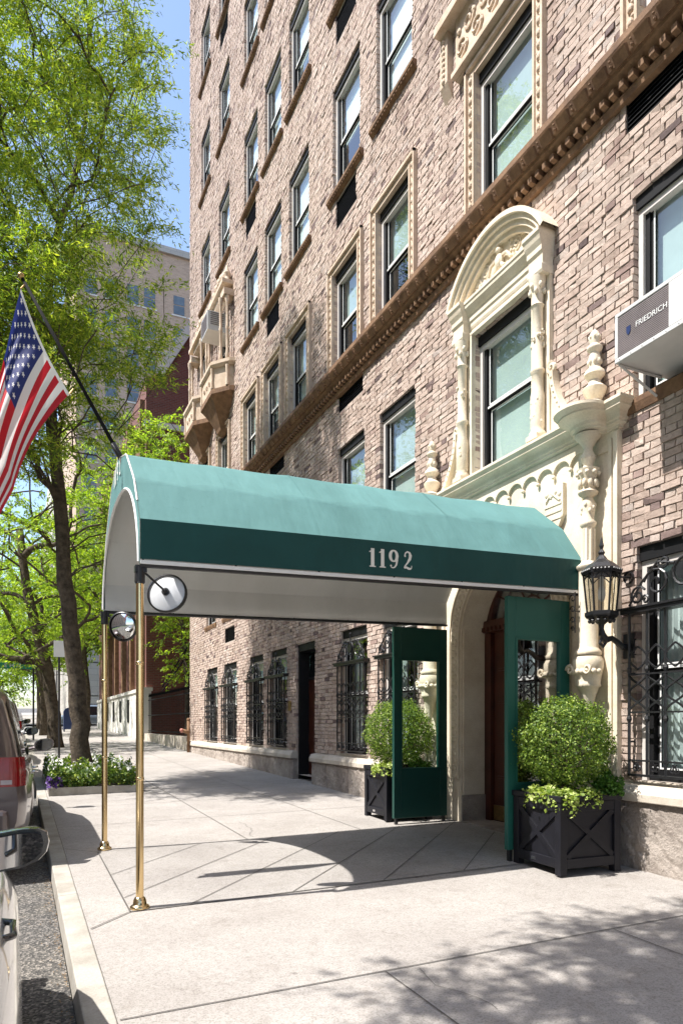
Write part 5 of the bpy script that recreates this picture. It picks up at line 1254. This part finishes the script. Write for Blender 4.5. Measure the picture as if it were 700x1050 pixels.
n_ = 900; x = rng.uniform(bx0, bx1, n_); y = rng.uniform(by0, by1, n_); k = (np.sin(x*5)+np.sin(y*6+2)) > -.6; x, y = x[k], y[k]; hh = .30+.14*np.sin(x*7+1)*np.sin(y*5)+.06*np.sin(x*17)*np.sin(y*13)
tag(leaves(np.stack([x, y, G(1, 13.6)+.07+hh], 1), np.array([-.3, -.5, .8]), .045, .9, 'white_flowers', M['petal'], None), 'many small white flowers scattered over the bed', 'flowers', kind='stuff')
n_ = 260; x = rng.uniform(bx0-.02, bx0+.22, n_); y = rng.uniform(by0, by0+.5, n_)
tag(leaves(np.stack([x, y, G(1, 12)+.08+.22*rng.random(n_)], 1), np.array([-.3, -.5, .8]), .05, .9, 'purple_flowers', M['purple'], None), 'patch of purple flowers at the kerb corner of the bed', 'flowers', kind='stuff')

# ------------------------------------------------------------ signs, standpipe, mailbox
ps = thing('parking_sign', (1.0, 20.8, G(1, 20.8)), 'white parking sign on a thin post behind the first tree', 'sign'); gz = G(1, 20.8)
q = MB(); q.tube([(1.0, 20.8, gz), (1.0, 20.8, 3.55)], .028, 8); q.build('post', M['iron'], ps); q = MB(); q.box(.86, 1.14, 20.76, 20.768, 3.15, 3.6); q.build('panel', M['white_paint'], ps, bevel=.002)
ss = thing('street_name_sign', (.55, 33, G(.5, 33)), 'green street name blade on a pole by the road', 'sign'); gz = G(.5, 33)
q = MB(); q.tube([(.55, 33, gz), (.55, 33, 4.4)], .04, 8); q.build('pole', M['iron'], ss); q = MB(); q.box(-.95, .5, 32.98, 33.0, 3.66, 3.92); q.build('blade', M['street_green'], ss)
text_mesh('lettering', 'E 94 ST', .22, M['white_paint'], ss, (-.25, 32.975, 3.79), (1, 0, 0), (0, 0, 1))
sp_ = thing('standpipe', (4.75, 21.6, G(4.75, 21.6)), 'small brass standpipe with red caps at the far corner of the building', 'standpipe'); gz = G(4.75, 21.6)
q = MB(); q.tube([(4.78, 21.6, gz), (4.78, 21.6, gz+1.0)], .05, 8); q.ball((4.78, 21.6, gz+1.02), .06, 8); q.tube([(4.78, 21.6, gz+.62), (4.60, 21.6, gz+.68)], .06, 8); q.build('pipe', M['brown'], sp_, smooth=True)
q = MB(); q.ball((4.56, 21.57, gz+.69), .062, 8); q.ball((4.60, 21.72, gz+.66), .06, 8); q.build('cap', plain('red_cap', (.40, .16, .12), .6), sp_, smooth=True)
mb_ = thing('mailbox', (2.6, 43, G(2.6, 43)), 'dark blue mailbox far off on the pavement behind the tree trunks', 'mailbox'); gz = G(2.6, 43)
q = MB(); q.prism([(2.3, gz+.15), (2.3, gz+1.1)]+[(2.6-.3*math.cos(a), gz+1.1+.3*math.sin(a)) for a in np.linspace(.2, math.pi-.2, 8)]+[(2.9, gz+1.1), (2.9, gz+.15)], 'y', 42.8, 43.3); q.build('body', M['blue'], mb_)
q = MB()
for x in (2.34, 2.86): 
    for y in (42.85, 43.25): q.box(x-.03, x+.03, y-.03, y+.03, gz, gz+.15)
q.build('leg', M['blue'], mb_)

# ------------------------------------------------------------ neighbours: red brick house with white base, fence, tall block
rb = thing('red_brick_house', (4.95, 30.6, .5), 'dark red brick house with a white stone base and gable, beyond the corner', 'building')
q = MB(); fx_ = 4.95; q.box(fx_, 22, 30.6, 50, .2, 16.3)
q.add([(5.6, 30.6, 16.3), (22, 30.6, 16.3), (22, 30.6, 24), (12, 30.6, 27.5), (5.6, 31.2, 16.3), (22, 31.2, 16.3), (22, 31.2, 24), (12, 31.2, 27.5)], [(0, 1, 2, 3), (4, 7, 6, 5), (0, 3, 7, 4), (3, 2, 6, 7)])
q.build('wall', M['red_brick'], rb)
q = MB(); q.box(fx_-.12, 5.15, 30.5, 50.1, .2, 2.7); q.box(fx_-.18, 5.2, 30.45, 50.1, 2.7, 2.85); 
q.build('white_base', M['white_stone'], rb)
q = MB(); d = Vector((12-5.6, 27.5-16.3)).normalized(); n2 = Vector((-d.y, d.x))*.35
q.add([(5.6, 30.45, 16.3), (12, 30.45, 27.5), (12+n2.x, 30.45, 27.5+n2.y), (5.6+n2.x, 30.45, 16.3+n2.y), (5.6, 31.3, 16.3), (12, 31.3, 27.5), (12+n2.x, 31.3, 27.5+n2.y), (5.6+n2.x, 31.3, 16.3+n2.y)], [(0, 1, 2, 3), (4, 7, 6, 5), (3, 2, 6, 7), (0, 3, 7, 4)])
q.box(fx_-.1, 9, 30.45, 30.6, 14.1, 14.35); q.build('coping', M['white_stone'], rb)
for i in range(6):
    y = 31.8+i*2.9; q = MB(); q.box(fx_-.02, fx_+.02, y, y+1.1, 4.2, 7.4); q.build('window', M['black'], rb); q = MB(); q.box(fx_-.02, fx_+.02, y, y+1.1, 9.2, 12.2); q.build('window', M['black'], rb)
    q = MB(); q.box(fx_-.20, fx_, y-.85, y-.45, 2.86, 15.4); q.build('pilaster', M['brown'], rb)
    q = MB(); q.box(fx_-.15, fx_-.1, y+.1, y+.75, 1.0+.02*y*.5, 2.1+.02*y*.5); q.build('basement_window', M['black'], rb)
fn = thing('iron_fence', (4.95, 26, .45), 'black spiked iron fence on a low stone wall between the two buildings', 'fence')
q = MB(); q.box(4.85, 5.15, 22.25, 30.4, 0, G(5, 26)+.38); q.build('plinth', M['sill_stone'], fn)
q = MB(); gz = G(5, 26)+.38; y = 22.4
while y < 30.3: q.tube([(5.0, y, gz), (5.0, y, gz+1.55)], .012, 4); q.add([(5.0-.03, y, gz+1.55), (5.0+.03, y, gz+1.55), (5.0, y, gz+1.72)], [(0, 1, 2)]); y += .19
for zz in (.1, .75, 1.4): q.box(4.985, 5.015, 22.3, 30.35, gz+zz, gz+zz+.035)
q.build('railing', M['iron_dull'], fn)
q = MB(); q.tube([(5.6, 30.4, 2.9), (5.6, 22.2, 4.9)], .03, 5); q.tube([(5.6, 30.4, 2.7), (5.6, 22.2, 4.6)], .03, 5); q.build('stair_rail', M['iron_dull'], fn)
ib = MB(); ib.box(7.5, 16, 22.3, 30.5, -.2, 13.9); bb = thing('rear_wing', (7.5, 26, 0), 'shaded dark brick rear wing standing back behind the iron fence', 'building'); ib.build('wall', M['red_brick'], bb); q = MB()
for zz in (3.5, 6.7, 9.9):
    for y in (23.5, 26, 28.5): q.box(7.46, 7.5, y, y+.9, zz, zz+1.6)
q.build('window', M['black'], bb)
# climbing plants in the yard behind the fence
tree('yard_tree', (6.0, 27.2, .4), [(6.0, 27.2, .4), (6.0, 27.2, 2.4), (5.8, 27.2, 5.0), (5.4, 27.4, 8.0), (5.2, 27.4, 10.5)], crown_tips(50, (6.0, 26.5, 4.4), 1.0, 3.0, 1.6, 77)+crown_tips(150, (4.6, 27.6, 10.2), 2.2, 2.4, 3.3, 79), 'sunlit yellow green tree rising from the yard behind the iron fence', M['leaf_far'], .15, .34, 130, .9, None, .12, seed=78)
tb = thing('apartment_tower', (5.2, 75, 1.5), 'tall beige brick apartment block across the next street, with paired sash windows', 'building')
q = MB(); q.box(5.2, 40, 75, 110, 9, 51.5); q.build('wall', M['far_brick'], tb)
q = MB(); q.box(5.1, 40.1, 74.9, 110, .5, 9); q.box(5.0, 40.2, 74.8, 110.1, 9.0, 9.4); q.box(5.0, 40.2, 74.8, 110.1, 40.6, 41.0); q.box(4.9, 40.3, 74.7, 110.2, 51.5, 52.2); q.build('stone_band', M['limestone'], tb)
pw = None
def far_window(x, z, y=75):
    global pw
    if pw is None:
        a = MB(); a.box(0, 1.35, -.02, .05, 0, 2.15); pw = a.build('window', M['black'], tb); ORG[pw.name] = (0, 0, 0); p = MB(); p.box(.10, 1.25, -.035, -.021, 1.13, 2.05); p.box(.10, 1.25, -.035, -.021, .1, 1.03); p.build('pane', M['glass_far'], pw); p = MB(); p.box(-.1, 1.45, -.1, 0, -.14, -.001); p.build('sill', M['white_stone'], pw); o = pw
    else: o = dup(pw, tb)
    o.location = (x-5.2, y-75, z-1.5)
M['glass_far'] = plain('far_glass', (.16, .20, .23), .08, 0, var=.7, scale=.5, spec=1.0)
for k in range(13):
    z = 4.2+k*3.42
    for x in (5.9, 7.9, 10.1, 11.8, 14.9, 16.6, 19.6, 21.3): far_window(x, z)
# pale building on the street side farther up the avenue
pbg = thing('pale_apartment_block', (4.9, 115, 2.5), 'pale stone apartment block farther up the avenue, glimpsed between tree trunks', 'building')
q = MB(); q.box(4.9, 30, 112, 190, 1, 46); q.build('wall', M['limestone'], pbg)
for i in range(14):
    for k in range(8):
        q = MB(); q.box(4.86, 4.9, 114+i*4, 115.4+i*4, 5+k*3.6, 7.2+k*3.6); q.build('window', M['black'], pbg)
# long block across the avenue (also what the windows reflect)
ob = thing('opposite_block', (-34, 40, 0), 'long brown brick apartment block across the avenue behind the trees', 'building')
q = MB(); q.box(-50, -34, -40, 140, -1, 34); q.build('wall', M['far_brick'], ob)
for i in range(16):
    for k in range(7): q = MB(); q.box(-34.02, -33.96, -20+i*8, -18.4+i*8, 4+k*3.6, 6+k*3.6); q.build('window', M['black'], ob)

# ------------------------------------------------------------ cars
def loft(mb, secs, cap=True):
    n_ = len(secs[0]); V = [p for s_ in secs for p in s_]
    F = [(i*n_+j, i*n_+(j+1) % n_, (i+1)*n_+(j+1) % n_, (i+1)*n_+j) for i in range(len(secs)-1) for j in range(n_)]
    if cap: F += [tuple(range(n_)), tuple(range((len(secs)-1)*n_, len(secs)*n_))[::-1]]
    mb.add(V, F)
def interp(tab, y):
    ys_ = [t[0] for t in tab]; return [float(np.interp(y, ys_, [t[k] for t in tab])) for k in range(1, len(tab[0]))]
def car(loc, rz, paint, spec, label, cat='car', group='cars parked along the kerb'):
    t = thing('parked_car', loc, label, cat, group, author=False); t.rotation_euler.z = rz
    L_ = spec['L']; lower = spec['lower']; roof = spec['roof']; r = spec['wr']; wy = spec['wy']; W2 = spec['W']/2
    ys_ = sorted(set(list(np.linspace(0, L_, 40))+[w__+d for w__ in wy for d in (-r-.05, -r*.7, 0, r*.7, r+.05)])); ys_ = [y for y in ys_ if 0 <= y <= L_]
    secs = []
    for y in ys_:
        hw, bot, top = interp(lower, y); arch = 0
        for w__ in wy:
            if abs(y-w__) < r+.06: arch = max(arch, math.sqrt(max(0, (r+.06)**2-(y-w__)**2))+r-.02)
        b_ = max(bot, min(arch, top-.2)) if arch else bot; sh = top-.10
        P_ = [(hw*.94, b_), (hw*.985, b_+(sh-b_)*.25), (hw, b_+(sh-b_)*.6), (hw*.975, sh), (hw*.93, top-.03), (hw*.82, top), (hw*.4, top+.015)]
        secs.append([(x, y, z) for x, z in P_]+[(-x, y, z) for x, z in P_[::-1]])
    q = MB(); loft(q, secs); body = autosmooth(q.build('body', paint, t), 50)
    # greenhouse
    ys2 = list(np.linspace(roof[0][0], roof[-1][0], 26)); secs = []
    for y in ys2:
        hb, hr, zb, zr = interp(roof, y); P_ = [(hb, zb), (hb*.6+hr*.4, zb+(zr-zb)*.45), (hr+.02, zr-.10), (hr-.03, zr-.025), (hr*.6, zr+.01), (0.001, zr+.02)]
        secs.append([(x, y, z) for x, z in P_]+[(-x, y, z) for x, z in P_[::-1]])
    q = MB(); loft(q, secs); autosmooth(q.build('cabin', paint, t), 50)
    def side_pt(y, u, s_):
        hb, hr, zb, zr = interp(roof, y); zz = zb+(zr-zb-.10)*u; x = (np.interp(u, [0, .5, 1], [hb, hb*.6+hr*.4, hr+.02]))
        return (s_*(x+.006), y, zz)
    for (ya, yb, sk0, sk1) in spec['side']:
        for s_ in (-1, 1):
            q = MB(); N_ = 6; V = []
            for i in range(N_+1):
                for u, f_ in ((.06, 0), (.5, .5), (.96, 1)):
                    y = (ya+sk0*f_)+((yb+sk1*f_)-(ya+sk0*f_))*i/N_; V.append(side_pt(y, u, s_))
            q.add(V, [(i*3+j, (i+1)*3+j, (i+1)*3+j+1, i*3+j+1) for i in range(N_) for j in range(2)]); q.build('side_window', M['car_glass2'], t, smooth=True)
    for nm, (ya, yb) in (('rear_window', spec['rear']), ('windscreen', spec['front'])):
        q = MB(); V = []
        for i in range(7):
            y = ya+(yb-ya)*i/6; hb, hr, zb, zr = interp(roof, y)
            for k in range(-4, 5):
                fr = k/4; V.append((fr*(hr-.06), y+(-.006 if nm == 'rear_window' else .006), zr+.02-.02*abs(fr)+.012))
        q.add(V, [(i*9+j, i*9+j+1, (i+1)*9+j+1, (i+1)*9+j) for i in range(6) for j in range(8)]); q.build(nm, M['car_glass2'], t, smooth=True)
    for y in wy:
        for s_ in (-1, 1):
            q = MB(); q.lathe([(r*.62, -.10), (r*.93, -.11), (r, -.08), (r, .08), (r*.93, .105), (r*.64, .10)], (s_*(W2-.13), y, r), 28, 'x'); wh = q.build('wheel', M['rubber'], t, smooth=True)
            q = MB(); q.lathe([(r*.64, .085), (r*.60, .03), (.10, .05), (.03, .08), (.001, .08)], (s_*(W2-.13), y, r), 20, 'x', sx=1)
            for k in range(5): a = 2*math.pi*k/5; q.tube([(s_*(W2-.13)+.075, y+.05*math.cos(a), r+.05*math.sin(a)), (s_*(W2-.13)+.08, y+r*.6*math.cos(a), r+r*.6*math.sin(a))], .025, 5)
            q.build('rim', M['chrome'], wh)
    # door mirrors
    for s_ in (-1, 1):
        my, mz = spec['mirror']; q = MB(); xm = s_*(W2+spec.get('mdx', .10)); ms = .8 if 'mdx' in spec else 1.0
        V = [];  n_ = 14
        def ring(k, yy): return [(xm+s_*.02+.125*ms*k*math.copysign(abs(math.cos(a))**.7, math.cos(a)), yy, mz+(.085 if ms == 1 else .055)*k*math.copysign(abs(math.sin(a))**.8, math.sin(a))+(.02*math.cos(a)*s_)) for a in [2*math.pi*i/n_ for i in range(n_)]]
        loft(q, [ring(1, my-.02), ring(1.04, my+.0), ring(.95, my+.06), ring(.6, my+.12), ring(.15, my+.14)], True); q.tube([(s_*(W2-.07), my+.05, mz-.06), (xm-s_*.05, my+.05, mz-.03)], .025, 6); mo = autosmooth(q.build('door_mirror', spec.get('mpaint', paint), t), 50)
        q = MB(); q.add([(p[0], my-.0225-(p[2]-mz)*.28-.018, p[2]) for p in ring(.86, my)], [tuple(range(n_))]); q.build('mirror_glass', M['mirror'], mo)
    # lights
    for s_ in (-1, 1):
        zl0, zl1, xl0, dep = spec['tail']; q = MB(); V = []; N_ = 7
        for i in range(N_+1):
            f_ = i/N_
            for z in (zl0, (zl0+zl1)/2, zl1):
                if f_ < .5: y = .0; x = xl0+(f_*2)*(1)*(interp(lower, .02)[0]*.985-xl0); yy = -.012
                else: yy = (f_-.5)*2*dep-.012; x = interp(lower, max(yy, 0))[0]*(.99 if z < zl1 else .98)+.008
                V.append((s_*x, yy, z))
        q.add(V, [(i*3+j, (i+1)*3+j, (i+1)*3+j+1, i*3+j+1) for i in range(N_) for j in range(2)]); lo = q.build('tail_light', M['tail_red'], t, smooth=True)
        q = MB(); zz = zl0+(zl1-zl0)*.08; xe = interp(lower, .02)[0]; q.quad((s_*(xl0+.04), -.016, zz), (s_*(xe-.06), -.016, zz), (s_*(xe-.06), -.016, zz+(zl1-zl0)*.15), (s_*(xl0+.04), -.016, zz+(zl1-zl0)*.15)); q.build('reverse_lamp', M['lens'], lo)
        q = MB(); y1_ = L_-.03; hh = interp(lower, L_-.25); q.box(*sorted((s_*(hh[0]-.42), s_*(hh[0]-.08))), L_-.12, L_-.0, hh[2]-.26, hh[2]-.12); q.build('headlight', M['chrome'], t, bevel=.02)
    q = MB(); bz = spec['bump']; q.box(-W2*.80, W2*.80, -.07, .02, bz-.10, bz+.12); q.build('rear_bumper', paint, t, bevel=.05)
    q = MB(); q.box(-.16, .16, -.085, -.07, bz+.15 if spec['L'] > 5 else bz-.05, bz+.31 if spec['L'] > 5 else bz+.09); q.build('number_plate', M['white_paint'], t)
    q = MB(); q.box(-W2*.85, W2*.85, L_-.06, L_+.03, bz-.12, bz+.12); q.build('front_bumper', paint, t, bevel=.05)
    # door handles and sill
    for s_ in (-1, 1):
        for y in spec['handle']:
            x = interp(lower, y)[0]; zz = interp(lower, y)[2]-(.07 if 'mdx' in spec else .16); q = MB(); ho = .018 if 'mdx' in spec else .03; x = x*.955 if 'mdx' in spec else x; q.tube([(s_*(x-.02), y, zz), (s_*(x+ho), y+.03, zz), (s_*(x+ho), y+.15, zz), (s_*(x-.02), y+.18, zz)], .009 if 'mdx' in spec else .013, 8); q.build('door_handle', spec.get('hmat', M['chrome']), t, smooth=True)
    if 'rack' in spec:
        for s_ in (-1, 1): q = MB(); a, b_ = spec['rack']; q.tube([(s_*.58, y, interp(roof, y)[3]+.07) for y in np.linspace(a, b_, 9)], .018, 6); q.build('roof_rail', M['iron'], t)
    return t
M['car_glass2'] = plain('dark_car_glass', (.012, .014, .016), .03, 0, var=.2, spec=.9, coat=.5)
M['lens'] = plain('clear_lamp_lens', (.42, .36, .36), .15, var=.3, scale=30)
M['tail_red'] = plain('tail_lamp_red', (.26, .008, .01), .12, 0, var=.3, scale=25, coat=.6)
M['van_paint'] = plain('grey_brown_van_paint', (.115, .09, .088), .28, .35, var=.1, scale=2, coat=.8)
M['silver'] = plain('silver_car_paint', (.50, .50, .50), .25, .3, var=.06, scale=2, coat=.9)
M['black_car'] = plain('black_car_paint', (.012, .012, .014), .25, 0, var=.1, coat=.9)
M['blue_car'] = plain('blue_grey_car_paint', (.22, .27, .33), .25, .3, var=.1, coat=.9)
van = dict(L=5.1, W=1.96, wr=.34, wy=(1.1, 4.15), bump=.52, mirror=(3.75, 1.10), tail=(.84, 1.10, .68, .14), handle=(1.6, 2.7), hmat=M['chrome'], rack=(1.0, 2.6),
  lower=[(0, .86, .42, .98), (.12, .92, .36, 1.02), (.5, .96, .30, 1.04), (1.5, .985, .28, 1.03), (3.4, .985, .28, 1.0), (4.0, .97, .28, .98), (4.6, .93, .28, .88), (5.0, .82, .30, .74), (5.1, .70, .34, .62)],
  roof=[(.06, .80, .60, .95, 1.06), (.14, .84, .66, .95, 1.45), (.32, .87, .70, .95, 1.68), (.9, .90, .72, .95, 1.77), (2.4, .90, .72, .95, 1.77), (3.0, .89, .70, .95, 1.70), (3.9, .85, .62, .93, 1.12), (4.1, .82, .60, .92, .95)],
  side=[(.5, 1.25, .10, .05), (1.38, 2.4, .0, .0), (2.52, 3.55, .0, -.55)], rear=(.10, .30), front=(3.1, 3.85))
sedan = dict(L=4.7, W=1.82, wr=.33, wy=(.95, 3.75), bump=.48, mirror=(2.95, .965), tail=(.66, .86, .50, .22), handle=(1.0, 1.95),
  lower=[(0, .74, .36, .88), (.15, .84, .30, .95), (.9, .90, .24, .97), (2.0, .91, .22, .92), (3.2, .91, .22, .90), (4.0, .88, .22, .80), (4.5, .78, .24, .68), (4.7, .60, .30, .58)],
  roof=[(.35, .74, .55, .88, .95), (1.1, .82, .60, .90, 1.36), (1.6, .83, .62, .88, 1.43), (2.3, .83, .60, .86, 1.40), (3.3, .80, .60, .85, .93), (3.5, .78, .60, .84, .86)],
  side=[(.85, 1.45, .35, .0), (1.52, 2.0, .0, .0), (2.06, 3.0, .0, -.6)], rear=(.42, 1.05), front=(2.4, 3.25))
suv = dict(van); suv.update(L=4.8, wy=(1.0, 3.8), tail=(.85, 1.1, .7, .2)); suv['lower'] = [(0, .80, .45, 1.0), (.12, .9, .4, 1.05), (1.5, .94, .33, 1.05), (3.4, .94, .33, 1.02), (4.3, .92, .33, .96), (4.7, .82, .36, .8), (4.8, .7, .4, .7)]
cross = dict(sedan); cross.update(wr=.35, mirror=(2.55, 1.19), mdx=-.055, handle=(1.0, 2.18), side=[(.75, 1.45, .35, .0), (1.52, 2.1, .0, .0), (2.16, 2.95, .0, -.5)],
  lower=[(0, .74, .40, 1.02), (.15, .84, .34, 1.06), (.9, .90, .28, 1.13), (2.0, .91, .26, 1.12), (3.1, .905, .26, 1.07), (4.0, .88, .26, .92), (4.5, .78, .26, .76), (4.7, .60, .34, .62)],
  roof=[(.15, .76, .58, .98, 1.05), (.6, .82, .62, 1.0, 1.50), (1.4, .84, .64, 1.06, 1.64), (2.3, .84, .62, 1.05, 1.60), (3.2, .80, .60, .99, 1.10), (3.4, .78, .60, .94, .98)], rear=(.2, .6), front=(2.4, 3.15))
def rz_(y): return G(0, y)-KH
VX = .14-.98
car((-.87, 6.75, rz_(7)), R(-1.2), M['van_paint'], van, 'dark grey brown minivan seen from behind, its red tail light beside the kerb', 'minivan')
sl = car((-.90, -.4, rz_(0)), 0, M['silver'], dict(cross, mpaint=M['black_car'], hmat=M['black_car']), 'silver white car nearest the camera, only its side and mirror in view', 'car')
car((-.85, 12.9, rz_(13)), 0, M['black_car'], suv, 'black car parked in front of the minivan', 'car')
car((-.80, 18.6, rz_(19)), 0, M['white_paint'], sedan, 'white car third in the row, mostly hidden by the minivan', 'car')
car((-.85, 24.2, rz_(25)), 0, M['black_car'], van, 'dark tall van farther along the kerb behind the tree trunks', 'van')
car((-.85, 30.4, rz_(31)), 0, M['blue_car'], sedan, 'blue grey car at the head of the row near the cross street', 'car')
car((7.2, 57, rz_(57)), R(90), M['blue_car'], suv, 'pale blue car standing in the cross street beside the red brick house', 'car')
